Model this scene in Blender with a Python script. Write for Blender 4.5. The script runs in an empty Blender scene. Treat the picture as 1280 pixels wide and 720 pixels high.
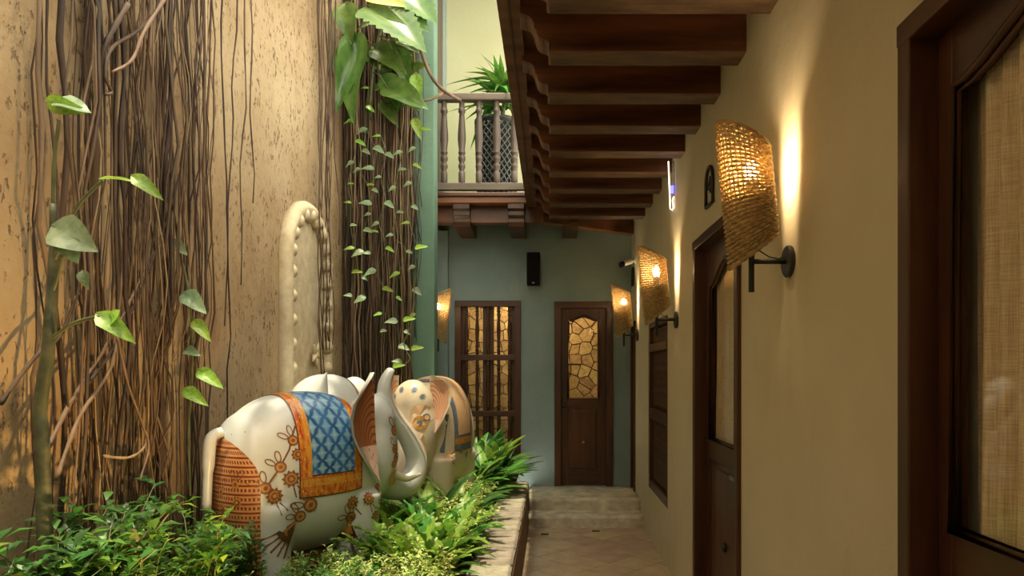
import bpy, bmesh, math, random
from mathutils import Vector, Matrix, noise
from mathutils.bvhtree import BVHTree
R = random.Random(7)
PI = math.pi
S = bpy.context.scene
C = S.collection

# ------------------------------------------------------------------ camera, world, sun, exposure
F = 870.0; CX = 688.0; CY = 463.0; CZ = 1.713          # focal length and vanishing point in pixels of 1280x720
cam = bpy.data.cameras.new('camera'); co = bpy.data.objects.new('camera', cam); C.objects.link(co)
cam.sensor_width = 36; cam.lens = 36 * F / 1280
cam.shift_x = -(CX - 640) / 1280; cam.shift_y = (CY - 360) / 1280
cam.clip_start = 0.05
co.location = (0, 0, CZ); co.rotation_euler = (PI / 2, 0, 0)
S.camera = co
w = bpy.data.worlds.new('sky'); S.world = w; w.use_nodes = True
bg = w.node_tree.nodes['Background']; bg.inputs[0].default_value = (1.0, 0.93, 0.76, 1); bg.inputs[1].default_value = 2.65
sun = bpy.data.lights.new('sun_offscreen', 'SUN'); so = bpy.data.objects.new('sun_offscreen', sun); C.objects.link(so)
sun.energy = 3.0; sun.color = (1.0, 0.88, 0.62); sun.angle = math.radians(1.2)
so.rotation_euler = Vector((0.015, 0.16, -1.0)).to_track_quat('-Z', 'Y').to_euler()
S.view_settings.view_transform = 'Standard'; S.view_settings.look = 'None'
S.view_settings.exposure = 0.82; S.view_settings.gamma = 1.0; S.view_settings.use_curve_mapping = False

def P(x, y, d):
    return Vector(((x - CX) * d / F, d, CZ + (CY - y) * d / F))

# ------------------------------------------------------------------ materials
class NT:
    def __init__(s, name):
        s.m = bpy.data.materials.new(name); s.m.use_nodes = True
        s.t = s.m.node_tree; s.n = s.t.nodes; s.l = s.t.links
        s.b = s.n['Principled BSDF']
    def node(s, typ, **kw):
        n = s.n.new(typ)
        for k, v in kw.items(): setattr(n, k, v)
        return n
    def set(s, sock, v):
        if hasattr(v, 'node'): s.l.new(v, sock)
        else: sock.default_value = v
    def math(s, op, a, b=0.0, c=0.0):
        n = s.node('ShaderNodeMath', operation=op)
        s.set(n.inputs[0], a); s.set(n.inputs[1], b); s.set(n.inputs[2], c); return n.outputs[0]
    def coord(s, kind='Object', scale=(1, 1, 1)):
        c = s.node('ShaderNodeTexCoord'); mp = s.node('ShaderNodeMapping'); mp.inputs['Scale'].default_value = scale
        s.l.new(c.outputs[kind], mp.inputs[0]); return mp.outputs[0]
    def noise(s, vec, scale, detail=6, rough=0.6):
        n = s.node('ShaderNodeTexNoise'); s.l.new(vec, n.inputs['Vector'])
        n.inputs['Scale'].default_value = scale; n.inputs['Detail'].default_value = detail; n.inputs['Roughness'].default_value = rough
        return n.outputs['Fac']
    def ramp(s, fac, stops):
        n = s.node('ShaderNodeValToRGB'); s.l.new(fac, n.inputs[0]); e = n.color_ramp.elements
        while len(e) < len(stops): e.new(0.5)
        for el, (p, c) in zip(e, stops):
            el.position = p; el.color = (*c, 1) if len(c) == 3 else c
        return n.outputs[0]
    def mix(s, fac, a, b, mode='MIX'):
        n = s.node('ShaderNodeMix', data_type='RGBA', blend_type=mode)
        s.set(n.inputs[0], fac)
        for i, v in ((6, a), (7, b)): s.set(n.inputs[i], (*v, 1) if isinstance(v, tuple) and len(v) == 3 else v)
        return n.outputs[2]
    def bump(s, h, strength=0.3, dist=0.01):
        n = s.node('ShaderNodeBump'); s.l.new(h, n.inputs['Height'])
        n.inputs['Strength'].default_value = strength; n.inputs['Distance'].default_value = dist
        s.l.new(n.outputs[0], s.b.inputs['Normal'])
    def col(s, c): s.set(s.b.inputs['Base Color'], (*c, 1) if isinstance(c, tuple) and len(c) == 3 else c)
    def rough(s, v): s.set(s.b.inputs['Roughness'], v)

def pm(name, c1, c2, scale=6, stretch=(1, 1, 1), rough=0.6, bump=0.2, dist=0.01, metal=0.0, lo=0.35, hi=0.65, jitter=0.0, spec=0.5):
    t = NT(name); v = t.coord('Object', stretch); f = t.noise(v, scale)
    c = t.ramp(f, [(lo, c1), (hi, c2)])
    if jitter:
        oi = t.node('ShaderNodeObjectInfo'); hs = t.node('ShaderNodeHueSaturation')
        t.set(hs.inputs['Value'], t.math('MULTIPLY_ADD', oi.outputs['Random'], 2 * jitter, 1 - jitter))
        t.set(hs.inputs['Hue'], t.math('MULTIPLY_ADD', oi.outputs['Random'], 0.03, 0.485))
        t.l.new(c, hs.inputs['Color']); c = hs.outputs[0]
    t.col(c); t.rough(rough); t.b.inputs['Metallic'].default_value = metal
    t.b.inputs['Specular IOR Level'].default_value = spec
    if bump: t.bump(t.noise(v, scale * 3, 8), bump, dist)
    return t.m

def leafmat(name, c1, c2, scale=8, rough=0.4, trans=0.35, jitter=0.25):
    t = NT(name); v = t.coord('Object'); f = t.noise(v, scale, 3)
    c = t.ramp(f, [(0.35, c1), (0.65, c2)])
    oi = t.node('ShaderNodeObjectInfo'); hs = t.node('ShaderNodeHueSaturation')
    t.set(hs.inputs['Value'], t.math('MULTIPLY_ADD', oi.outputs['Random'], 2 * jitter, 1 - jitter))
    t.set(hs.inputs['Hue'], t.math('MULTIPLY_ADD', oi.outputs['Random'], 0.05, 0.47))
    t.l.new(c, hs.inputs['Color']); c = hs.outputs[0]
    t.col(c); t.rough(rough)
    tr = t.node('ShaderNodeBsdfTranslucent'); t.l.new(c, tr.inputs[0])
    mx = t.node('ShaderNodeMixShader'); mx.inputs[0].default_value = trans
    t.l.new(t.b.outputs[0], mx.inputs[1]); t.l.new(tr.outputs[0], mx.inputs[2])
    t.l.new(mx.outputs[0], t.n['Material Output'].inputs[0]); return t.m

def emis(name, c, s):
    t = NT(name); t.col(c); t.b.inputs['Emission Color'].default_value = (*c, 1); t.b.inputs['Emission Strength'].default_value = s; return t.m

def stone_wall_mat():
    t = NT('coral_stone'); v = t.coord('Object'); vs = t.coord('Object', (1, 1, .55))
    big = t.ramp(t.noise(v, 1.1, 5), [(0.3, (.23, .145, .068)), (0.5, (.355, .25, .13)), (0.7, (.44, .34, .20))])
    streak = t.noise(t.coord('Object', (4, 4, .25)), 2.2, 6)
    c = t.mix(t.ramp(streak, [(0.45, (0, 0, 0)), (0.75, (.55, .55, .55))]), big, (.40, .29, .17))
    fine = t.noise(vs, 34, 5, .65)
    pits = t.ramp(fine, [(0.36, (1, 1, 1)), (0.43, (0, 0, 0))])
    mask = t.ramp(t.noise(v, 3.2, 3), [(0.40, (0.2, 0.2, 0.2)), (0.56, (1, 1, 1))])
    pm_ = t.mix(1.0, pits, mask, 'MULTIPLY')
    c = t.mix(pm_, c, (.16, .09, .04)); t.col(c); t.rough(.85)
    h = t.math('SUBTRACT', t.noise(v, 18, 8), t.math('MULTIPLY', pm_, 1.2)); t.bump(h, .7, .012); return t.m

def plaster(name, c1, c2, stain):
    t = NT(name); v = t.coord('Object')
    c = t.ramp(t.noise(v, 1.3, 7), [(.3, c1), (.7, c2)])
    st = t.ramp(t.noise(t.coord('Object', (1, 1, .5)), 2.5, 8, .7), [(.55, (0, 0, 0)), (.75, (.5, .5, .5))])
    c = t.mix(st, c, stain); t.col(c); t.rough(.8)
    t.bump(t.math('ADD', t.noise(v, 7, 4), t.math('MULTIPLY', t.noise(v, 60, 4), .25)), .45, .012); return t.m

def wood(name, axis, c1=(.032, .011, .005), c2=(.105, .038, .013), rough=.38, scale=9):
    st = [1.0, 1.0, 1.0]; st[axis] = .12
    return pm(name, c1, c2, scale, tuple(st), rough, .25, .004, lo=.3, hi=.7)

M = {}
M['stone'] = stone_wall_mat()
M['plaster'] = plaster('beige_plaster', (.56, .495, .345), (.63, .565, .41), (.46, .395, .265))
M['bluegreen'] = plaster('blue_green_plaster', (.19, .265, .26), (.26, .33, .32), (.33, .36, .33))
M['green'] = plaster('sea_green_plaster', (.09, .175, .12), (.13, .23, .165), (.18, .26, .19))
M['paleyellow'] = plaster('pale_yellow_plaster', (.50, .50, .28), (.56, .56, .35), (.45, .45, .28))
M['wood_x'] = wood('dark_wood_across', 0); M['wood_y'] = wood('dark_wood_along', 1); M['wood_z'] = wood('dark_wood_upright', 2)
M['joist'] = pm('joist_wood', (.04, .014, .007), (.27, .10, .036), 7, (.12, 1, 1), .42, .55, .008, lo=.3, hi=.72)
M['orange_wood'] = wood('orange_wood', 0, (.20, .065, .02), (.40, .14, .045))
M['grey_wood'] = wood('greyed_wood', 2, (.045, .030, .021), (.10, .07, .05), .5)
M['grey_wood_x'] = wood('greyed_wood_across', 0, (.07, .052, .038), (.16, .12, .085), .5)
M['panel'] = wood('lattice_wood', 2, (.03, .012, .006), (.09, .035, .014), .45)
M['black_metal'] = pm('black_metal', (.012, .011, .01), (.03, .027, .024), 20, rough=.45, bump=.05)
M['black_plastic'] = pm('black_plastic', (.004, .004, .004), (.007, .007, .007), 20, rough=.85, bump=.05, spec=.15)
M['white_plastic'] = pm('white_plastic', (.6, .58, .52), (.7, .68, .6), 20, rough=.45, bump=.02)
M['brass'] = pm('brass', (.5, .35, .14), (.65, .45, .2), 20, rough=.3, metal=1, bump=.02)
M['steel'] = pm('steel', (.3, .3, .29), (.45, .44, .42), 20, rough=.35, metal=1, bump=.02)
M['tile'] = pm('clay_tile', (.44, .31, .195), (.60, .46, .315), 5, rough=.38, bump=.1, jitter=.10)
M['grout'] = pm('grout', (.17, .125, .085), (.24, .18, .12), 30, rough=.8)
M['step_stone'] = pm('step_stone', (.46, .40, .28), (.78, .70, .52), 7, rough=.75, bump=.6, dist=.02)
M['kerb'] = pm('kerb_stone', (.23, .195, .145), (.40, .345, .26), 10, rough=.85, bump=.7, dist=.015, jitter=.1)
M['kerb_side'] = pm('kerb_side_plaster', (.13, .065, .03), (.20, .10, .05), 8, rough=.6)
M['soil'] = pm('soil', (.018, .013, .008), (.06, .045, .026), 14, rough=.95, bump=.8, dist=.03)
M['carved'] = pm('carved_stone', (.44, .35, .21), (.60, .51, .34), 9, rough=.8, bump=.4)
M['coral'] = pm('coral_rubble', (.50, .34, .16), (.72, .54, .30), 16, rough=.85, bump=.7, dist=.02, jitter=.18)
M['mortar'] = pm('mortar', (.10, .06, .03), (.17, .11, .06), 20, rough=.9)
M['root'] = pm('root_bark', (.028, .016, .009), (.105, .060, .032), 9, (1, 1, .15), .75, .4, .005, jitter=.35)
M['root_pale'] = pm('pale_root_bark', (.12, .075, .04), (.26, .17, .095), 9, (1, 1, .15), .7, .3, .005, jitter=.25)
M['stem'] = pm('green_stem', (.05, .07, .025), (.13, .14, .055), 10, rough=.5, bump=.2)
M['stem_dark'] = pm('dark_green_stem', (.028, .032, .012), (.085, .085, .035), 12, rough=.6, bump=.3)
M['hewn'] = pm('hewn_wood', (.035, .016, .009), (.21, .115, .055), 11, (.25, 1, 1), .6, .9, .012, lo=.3, hi=.72)
M['leaf_dark'] = leafmat('leaf_dark', (.025, .085, .018), (.06, .17, .035))
M['leaf_mid'] = leafmat('leaf_mid', (.05, .17, .025), (.12, .31, .045))
M['leaf_bright'] = leafmat('leaf_bright', (.14, .30, .03), (.30, .48, .07))
M['leaf_lime'] = leafmat('leaf_lime', (.32, .42, .06), (.72, .72, .30), 14)
M['leaf_philo'] = leafmat('leaf_philodendron', (.055, .125, .025), (.13, .22, .05), 4, .22, .3, .15)
M['leaf_yellow'] = leafmat('leaf_yellow', (.55, .42, .10), (.70, .55, .20), 4, .35, .3, .05)
M['leaf_grey'] = leafmat('leaf_greygreen', (.12, .20, .09), (.22, .30, .16), 6, .4, .2, .12)
M['bulb'] = emis('bulb_glow', (1.0, .78, .46), 150)
M['interior_bulb'] = emis('interior_bulb_glow', (1.0, .68, .32), 200)
M['tube_glow'] = emis('sign_edge_glow', (1.0, .86, .62), 2.2)
M['blue_glow'] = emis('blue_led_glow', (.10, .09, 1.0), 3.0)

def wicker():
    t = NT('wicker'); v = t.coord('Object', (1, 1, 1)); f = t.noise(v, 45, 3)
    c = t.ramp(f, [(.3, (.40, .27, .10)), (.7, (.70, .52, .25))]); t.col(c); t.rough(.5)
    tr = t.node('ShaderNodeBsdfTranslucent'); t.l.new(c, tr.inputs[0])
    mx = t.node('ShaderNodeMixShader'); mx.inputs[0].default_value = .38
    t.l.new(t.b.outputs[0], mx.inputs[1]); t.l.new(tr.outputs[0], mx.inputs[2]); t.l.new(mx.outputs[0], t.n['Material Output'].inputs[0]); return t.m
M['wicker'] = wicker()

def glass():
    t = NT('thin_glass'); tr = t.node('ShaderNodeBsdfTransparent'); gl = t.node('ShaderNodeBsdfGlossy'); gl.inputs['Roughness'].default_value = .03
    lw = t.node('ShaderNodeLayerWeight'); fr = t.math('MULTIPLY_ADD', t.math('POWER', lw.outputs['Facing'], 5.0), .7, .025)
    mx = t.node('ShaderNodeMixShader'); t.l.new(fr, mx.inputs[0]); t.l.new(tr.outputs[0], mx.inputs[1]); t.l.new(gl.outputs[0], mx.inputs[2])
    t.l.new(mx.outputs[0], t.n['Material Output'].inputs[0]); return t.m
M['glass'] = glass()

def linen():
    t = NT('linen'); a = t.noise(t.coord('Object', (4, 4, 140)), 3, 4); b = t.noise(t.coord('Object', (160, 160, 3)), 3, 4)
    k = t.math('ADD', t.math('MULTIPLY', a, .45), t.math('MULTIPLY', b, .55))
    c = t.ramp(k, [(.36, (.46, .34, .18)), (.62, (.84, .70, .46))]); t.col(c); t.rough(.9); return t.m
M['linen'] = linen()

def uv_nodes(t, su, sv):
    uv = t.node('ShaderNodeUVMap'); sp = t.node('ShaderNodeSeparateXYZ'); t.l.new(uv.outputs[0], sp.inputs[0])
    return t.math('MULTIPLY', sp.outputs[0], su), t.math('MULTIPLY', sp.outputs[1], sv), uv.outputs[0]

def ivory(name, c1, c2):
    t = NT(name); v = t.coord('Object'); c = t.ramp(t.noise(v, 3, 6), [(.3, c1), (.7, c2)])
    chips = t.ramp(t.noise(v, 28, 2), [(.25, (1, 1, 1)), (.27, (0, 0, 0))]); c = t.mix(chips, c, (.12, .10, .08))
    t.col(c); t.rough(.32); t.bump(t.noise(v, 9, 4), .12, .01); return t.m
M['ivory'] = ivory('ivory_paint', (.50, .51, .48), (.62, .63, .60))
M['cream'] = ivory('cream_paint', (.60, .50, .34), (.70, .61, .44))

def rump_mat():
    t = NT('terracotta_band_paint'); u, v, uv = uv_nodes(t, 30, 17)
    fv = t.math('FRACT', v); line = t.math('LESS_THAN', fv, .22)
    fu = t.math('FRACT', u); dot = t.math('MULTIPLY', t.math('COMPARE', fu, .5, .28), t.math('COMPARE', fv, .62, .17))
    base = t.ramp(t.noise(uv, 6, 3), [(.3, (.46, .20, .075)), (.7, (.60, .30, .12))])
    c = t.mix(t.math('MAXIMUM', line, dot), base, (.20, .045, .018)); t.col(c); t.rough(.4); return t.m
M['rump'] = rump_mat()

def lattice_mat():
    t = NT('blue_lattice_paint'); u, v, uv = uv_nodes(t, 4.6, 15)
    wob = t.math('MULTIPLY', t.math('SINE', t.math('MULTIPLY', v, 12.566)), .05)
    a = t.math('FRACT', t.math('ADD', t.math('ADD', u, v), wob)); b = t.math('FRACT', t.math('SUBTRACT', t.math('SUBTRACT', u, v), wob))
    da = t.math('ABSOLUTE', t.math('SUBTRACT', a, .5)); db = t.math('ABSOLUTE', t.math('SUBTRACT', b, .5))
    edge = t.math('MAXIMUM', da, db)                      # .5 on the lattice lines, 0 in the cell centre
    c = t.ramp(edge, [(0.0, (.75, .68, .38)), (.06, (.30, .45, .52)), (.30, (.20, .38, .50)), (.385, (.05, .17, .36)), (.44, (.015, .05, .16)), (.5, (.03, .10, .28))])
    c = t.mix(t.ramp(t.noise(uv, 5, 4), [(.4, (0, 0, 0)), (.7, (.5, .5, .5))]), c, (.10, .28, .55)); t.col(c); t.rough(.3); return t.m
M['lattice'] = lattice_mat()

def border_mat(name, base, blot):
    t = NT(name); u, v, uv = uv_nodes(t, 1, 1)
    c = t.ramp(t.noise(uv, 22, 4, .6), [(.36, blot), (.48, base), (.62, (.62, .28, .03))])
    dots = t.node('ShaderNodeTexVoronoi'); t.l.new(uv, dots.inputs['Vector']); dots.inputs['Scale'].default_value = 34
    c = t.mix(t.math('LESS_THAN', dots.outputs['Distance'], .16), c, (.75, .55, .28)); t.col(c); t.rough(.3); return t.m
M['border'] = border_mat('orange_border_paint', (.50, .13, .015), (.36, .025, .01))
M['band'] = border_mat('amber_band_paint', (.60, .28, .04), (.50, .12, .02))
M['trim'] = pm('dark_trim_paint', (.05, .02, .01), (.12, .05, .025), 60, rough=.4, bump=.1)

def ear_mat(name, base, line, tip):
    t = NT(name); u, v, uv = uv_nodes(t, 1, 1)
    du = t.math('SUBTRACT', u, .1); dv = t.math('SUBTRACT', v, .30)
    r = t.math('SQRT', t.math('ADD', t.math('MULTIPLY', du, du), t.math('MULTIPLY', dv, dv)))
    rings = t.math('LESS_THAN', t.math('FRACT', t.math('MULTIPLY', r, 15)), .30)
    c = t.mix(rings, base, line)
    vd = t.node('ShaderNodeTexVoronoi'); t.l.new(uv, vd.inputs['Vector']); vd.inputs['Scale'].default_value = 13
    tipc = t.mix(t.math('LESS_THAN', vd.outputs['Distance'], .25), tip, line)
    c = t.mix(t.math('LESS_THAN', v, .34), c, tipc); t.col(c); t.rough(.35); return t.m
M['ear_brown'] = ear_mat('brown_ear_paint', (.36, .13, .05), (.16, .04, .015), (.60, .40, .32))
M['ear_salmon'] = ear_mat('salmon_ear_paint', (.60, .33, .19), (.38, .15, .08), (.58, .40, .33))
M['ochre'] = pm('ochre_paint', (.40, .16, .035), (.52, .25, .065), 25, rough=.35, bump=.05)
M['umber'] = pm('umber_paint', (.13, .045, .02), (.26, .09, .035), 40, rough=.4, bump=.05)
M['gold'] = pm('gold_paint', (.42, .20, .04), (.55, .30, .08), 40, rough=.35, bump=.05)
M['slate'] = pm('slate_blue_paint', (.09, .12, .17), (.16, .20, .26), 40, rough=.4, bump=.05)
M['peach'] = pm('peach_paint', (.62, .36, .18), (.70, .46, .26), 30, rough=.4, bump=.05)
M['lattice_band'] = pm('lattice_band', (.05, .055, .05), (.10, .11, .10), 40, rough=.5)
M['pot'] = pm('dark_basket', (.012, .014, .012), (.04, .045, .04), 40, rough=.5)

# ------------------------------------------------------------------ mesh helpers
class MB:
    def __init__(s): s.v = []; s.f = []; s.mi = []; s.uv = None
    def add(s, vs, fs, mi=0):
        o = len(s.v); s.v += [tuple(p) for p in vs]; s.f += [tuple(i + o for i in f) for f in fs]; s.mi += [mi] * len(fs); return s
    def box(s, x0, x1, y0, y1, z0, z1, mi=0):
        return s.add([(x0, y0, z0), (x1, y0, z0), (x1, y1, z0), (x0, y1, z0), (x0, y0, z1), (x1, y0, z1), (x1, y1, z1), (x0, y1, z1)],
                     [(0, 3, 2, 1), (4, 5, 6, 7), (0, 1, 5, 4), (1, 2, 6, 5), (2, 3, 7, 6), (3, 0, 4, 7)], mi)
    def tube(s, pts, rad, n=6, closed=False, mi=0):
        pts = [Vector(p) for p in pts]; k = len(pts)
        if not hasattr(rad, '__len__'): rad = [rad] * k
        up = Vector((0, 0, 1)); vs = []; fs = []; prev = None
        for i, p in enumerate(pts):
            a = pts[(i - 1) % k] if (closed or i > 0) else p; b = pts[(i + 1) % k] if (closed or i < k - 1) else p
            t = (b - a); t = t.normalized() if t.length > 1e-9 else Vector((0, 0, 1))
            if prev is None:
                u = t.cross(Vector((0, 1, 0))) if abs(t.y) < .9 else t.cross(Vector((1, 0, 0)))
            else:
                u = prev - t * prev.dot(t)
            u.normalize(); prev = u; vv = t.cross(u)
            for j in range(n):
                an = 2 * PI * j / n; vs.append(p + (u * math.cos(an) + vv * math.sin(an)) * rad[i])
        m = k if closed else k - 1
        for i in range(m):
            for j in range(n):
                a = i * n + j; b = i * n + (j + 1) % n; c = ((i + 1) % k) * n + (j + 1) % n; d = ((i + 1) % k) * n + j
                fs.append((a, b, c, d))
        if not closed: fs.append(tuple(range(n - 1, -1, -1))); fs.append(tuple((k - 1) * n + j for j in range(n)))
        return s.add(vs, fs, mi)
    def lathe(s, prof, n=16, c=(0, 0, 0), mi=0):      # prof: (r, z)
        vs = []; fs = []; k = len(prof)
        for r, z in prof:
            for j in range(n):
                a = 2 * PI * j / n; vs.append((c[0] + r * math.cos(a), c[1] + r * math.sin(a), c[2] + z))
        for i in range(k - 1):
            for j in range(n): fs.append((i * n + j, i * n + (j + 1) % n, (i + 1) * n + (j + 1) % n, (i + 1) * n + j))
        fs.append(tuple(range(n - 1, -1, -1))); fs.append(tuple((k - 1) * n + j for j in range(n)))
        return s.add(vs, fs, mi)
    def prism(s, poly, a0, a1, axis=1, mi=0):        # poly (p,q): axis 1 -> (x,z) along y ; 0 -> (y,z) along x ; 2 -> (x,y) along z
        n = len(poly)
        def mk(p, q, a): return {1: (p, a, q), 0: (a, p, q), 2: (p, q, a)}[axis]
        vs = [mk(p, q, a0) for p, q in poly] + [mk(p, q, a1) for p, q in poly]
        fs = [tuple(range(n)), tuple(range(2 * n - 1, n - 1, -1))] + [(i, n + i, n + (i + 1) % n, (i + 1) % n) for i in range(n)]
        return s.add(vs, fs, mi)
    def ell(s, c, r, n=20, m=14, p=1.0):
        vs = []; fs = []
        def sg(v): return math.copysign(abs(v) ** p, v)
        for i in range(m + 1):
            th = PI * i / m
            for j in range(n):
                ph = 2 * PI * j / n
                vs.append((c[0] + r[0] * sg(math.sin(th)) * sg(math.cos(ph)), c[1] + r[1] * sg(math.sin(th)) * sg(math.sin(ph)), c[2] - r[2] * sg(math.cos(th))))
        for i in range(m):
            for j in range(n): fs.append((i * n + j, i * n + (j + 1) % n, (i + 1) * n + (j + 1) % n, (i + 1) * n + j))
        return s.add(vs, fs)
    def mesh(s, name, mats, smooth=False, fix=True):
        me = bpy.data.meshes.new(name); me.from_pydata(s.v, [], s.f)
        for m in (mats if isinstance(mats, (list, tuple)) else [mats]): me.materials.append(M[m] if isinstance(m, str) else m)
        me.polygons.foreach_set('material_index', s.mi)
        if s.uv is not None:
            ul = me.uv_layers.new(name='UVMap')
            for lp in me.loops: ul.data[lp.index].uv = s.uv[lp.vertex_index]
        if fix:
            bm = bmesh.new(); bm.from_mesh(me); bmesh.ops.recalc_face_normals(bm, faces=bm.faces); bm.to_mesh(me); bm.free()
        if smooth: me.polygons.foreach_set('use_smooth', [True] * len(me.polygons))
        me.update(); return me
    def build(s, name, mats, parent=None, smooth=False, bevel=0, loc=None, fix=True):
        return obj(name, s.mesh(name, mats, smooth, fix), parent, loc, bevel)

def obj(name, me, parent=None, loc=None, bevel=0):
    o = bpy.data.objects.new(name, me); C.objects.link(o)
    if parent is not None: o.parent = parent
    if loc is not None: o.location = loc
    if bevel:
        b = o.modifiers.new('bevel', 'BEVEL'); b.width = bevel; b.segments = 2; b.limit_method = 'ANGLE'
    return o
def tag(o, label=None, cat=None, group=None, kind=None):
    if label: o['label'] = label
    if cat: o['category'] = cat
    if group: o['group'] = group
    if kind: o['kind'] = kind
    return o
def empty(name, loc=(0, 0, 0), rz=0, label=None, cat=None, group=None, kind=None):
    o = bpy.data.objects.new(name, None); C.objects.link(o); o.location = loc; o.rotation_euler = (0, 0, rz); o.empty_display_size = .1
    return tag(o, label, cat, group, kind)
def copy_tree(o, parent=None):
    c = o.copy(); C.objects.link(c); c.parent = parent
    for ch in list(o.children): copy_tree(ch, c)
    return c
def bx(name, mat, parent, *a, bevel=.004): return MB().box(*a).build(name, mat, parent, bevel=bevel)
def clip(poly, nx, ny, d):            # keep nx*x+ny*y <= d
    out = []
    for i in range(len(poly)):
        a = poly[i]; b = poly[(i + 1) % len(poly)]; da = nx * a[0] + ny * a[1] - d; db = nx * b[0] + ny * b[1] - d
        if da <= 0: out.append(a)
        if (da < 0 < db) or (db < 0 < da):
            t = da / (da - db); out.append((a[0] + (b[0] - a[0]) * t, a[1] + (b[1] - a[1]) * t))
    return out
def inset(poly, g):
    n = len(poly); area = sum(poly[i][0] * poly[(i + 1) % n][1] - poly[(i + 1) % n][0] * poly[i][1] for i in range(n))
    if area < 0: poly = poly[::-1]
    out = list(poly)
    for i in range(n):
        a = poly[i]; b = poly[(i + 1) % n]; ex, ey = b[0] - a[0], b[1] - a[1]; L = math.hypot(ex, ey)
        if L < 1e-6: continue
        nx, ny = ey / L, -ex / L; out = clip(out, nx, ny, nx * a[0] + ny * a[1] - g)
        if len(out) < 3: return []
    return out

# ------------------------------------------------------------------ dimensions
XR = 1.02; XL = -2.165; XK = -.24; D = 8.75; G = 7.30; XG = -1.217; XS = -1.46
D1 = 7.57; D2 = 7.90; Z1 = .125; Z2 = .258; SOIL = .45
ZJ = 3.37; ZC = 3.65; NEAR = -1.6

# ------------------------------------------------------------------ floor, steps, kerb, bed
fl = empty('floor', kind='structure', label='diagonal clay tile corridor floor')
MB().box(XK, XR + .2, NEAR, D1 + .1, -.1, -.004).build('screed', 'grout', fl)
ts = .30; k = 0; ca = math.cos(PI / 4)
for i in range(-10, 30):
    for j in range(-30, 30):
        cxx = (i - j) * ts * ca + .1; cyy = (i + j) * ts * ca + 3.0
        if cyy < 3.0 or cyy > D1 + .3: continue
        h = ts * ca - .003
        poly = [(cxx - h, cyy), (cxx, cyy - h), (cxx + h, cyy), (cxx, cyy + h)]
        for n in ((1, 0, XR), (-1, 0, -XK), (0, 1, D1)): poly = clip(poly, *n) if len(poly) > 2 else []
        if len(poly) > 2:
            MB().prism(poly, -.02, R.uniform(-.001, .001), 2).build('tile', 'tile', fl)
MB().box(XK, XR + .2, NEAR, 2.85, -.02, 0).build('near_paving', 'tile', fl)
for x0, y0 in ((681, 668), (745, 664)):
    p = P(x0, y0, 1); d = CZ / ((y0 - CY) / F); q = P(x0, y0, d)
    e = empty('floor_vent', (q.x, q.y, 0), 0, 'small black slot plate in the tiles, ' + ('nearer the kerb' if x0 < 700 else 'by the foot of the lower step'), 'vent')
    MB().box(-.04, .04, -.03, .03, -.004, .004).build('plate', 'black_metal', e)
    for kx in range(4): MB().box(-.034 + kx * .018, -.024 + kx * .018, -.024, .024, .004, .007).build('bar', 'black_metal', e)

st = empty('stone_steps', kind='structure', label='two worn pale stone steps up to the back door landing', loc=(0, 0, 0))
def rough_slab(x0, x1, y0, y1, z0, z1, amp, seed):
    bm = bmesh.new(); bmesh.ops.create_cube(bm, size=1)
    for v in bm.verts: v.co = Vector(((x0 + x1) / 2 + v.co.x * (x1 - x0), (y0 + y1) / 2 + v.co.y * (y1 - y0), (z0 + z1) / 2 + v.co.z * (z1 - z0)))
    bmesh.ops.bevel(bm, geom=list(bm.edges), offset=.012, segments=2, affect='EDGES')
    bmesh.ops.subdivide_edges(bm, edges=[e for e in bm.edges if e.calc_length() > .05], cuts=9, use_grid_fill=True)
    for v in bm.verts:
        nv = noise.noise_vector(v.co * 7 + Vector((seed, 0, 0))); v.co += nv * amp
    bmesh.ops.recalc_face_normals(bm, faces=bm.faces)
    m = MB(); bm.verts.index_update(); m.v = [tuple(v.co) for v in bm.verts]; m.f = [tuple(v.index for v in f.verts) for f in bm.faces]; m.mi = [0] * len(m.f); bm.free(); return m
rough_slab(XK - .02, XR + .02, D1, D2 + .1, -.05, Z1, .010, 3).build('step', 'step_stone', st, smooth=True)
rough_slab(XK - .02, XR + .02, D2, D + .02, -.05, Z2, .008, 9).build('step', 'step_stone', st, smooth=True)

kb = empty('planter_kerb', kind='structure', label='low stone topped kerb of the planting bed')
MB().box(XK - .30, XK, NEAR, D2, -.05, .40).build('kerb_face', 'kerb_side', kb)
y = 2.0
while y < D2 - .1:
    L = min(R.uniform(.38, .62), D2 - y)
    rough_slab(XK - .28, XK - .005, y + .004, y + L - .004, .38, .46 + R.uniform(-.006, .006), .006, y * 5).build('kerb_stone', 'kerb', kb, smooth=True)
    y += L
bm_ = MB(); nx, ny = 30, 60; vs = []
for i in range(nx + 1):
    for j in range(ny + 1):
        X = XL + (XK - .15 - XL) * i / nx; Y = NEAR + (D - NEAR) * j / ny
        vs.append((X, Y, SOIL - .02 + .03 * noise.noise(Vector((X * 3, Y * 3, 0)))))
fs = [(i * (ny + 1) + j, (i + 1) * (ny + 1) + j, (i + 1) * (ny + 1) + j + 1, i * (ny + 1) + j + 1) for i in range(nx) for j in range(ny)]
fs = [f for f in fs if not (max(vs[k_][1] for k_ in f) > G + .04 and min(vs[k_][0] for k_ in f) < XG - .03)]
tag(bm_.add(vs, fs).build('soil_bed', 'soil', smooth=True), 'dark garden soil filling the planting bed', 'soil', kind='stuff')

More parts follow.
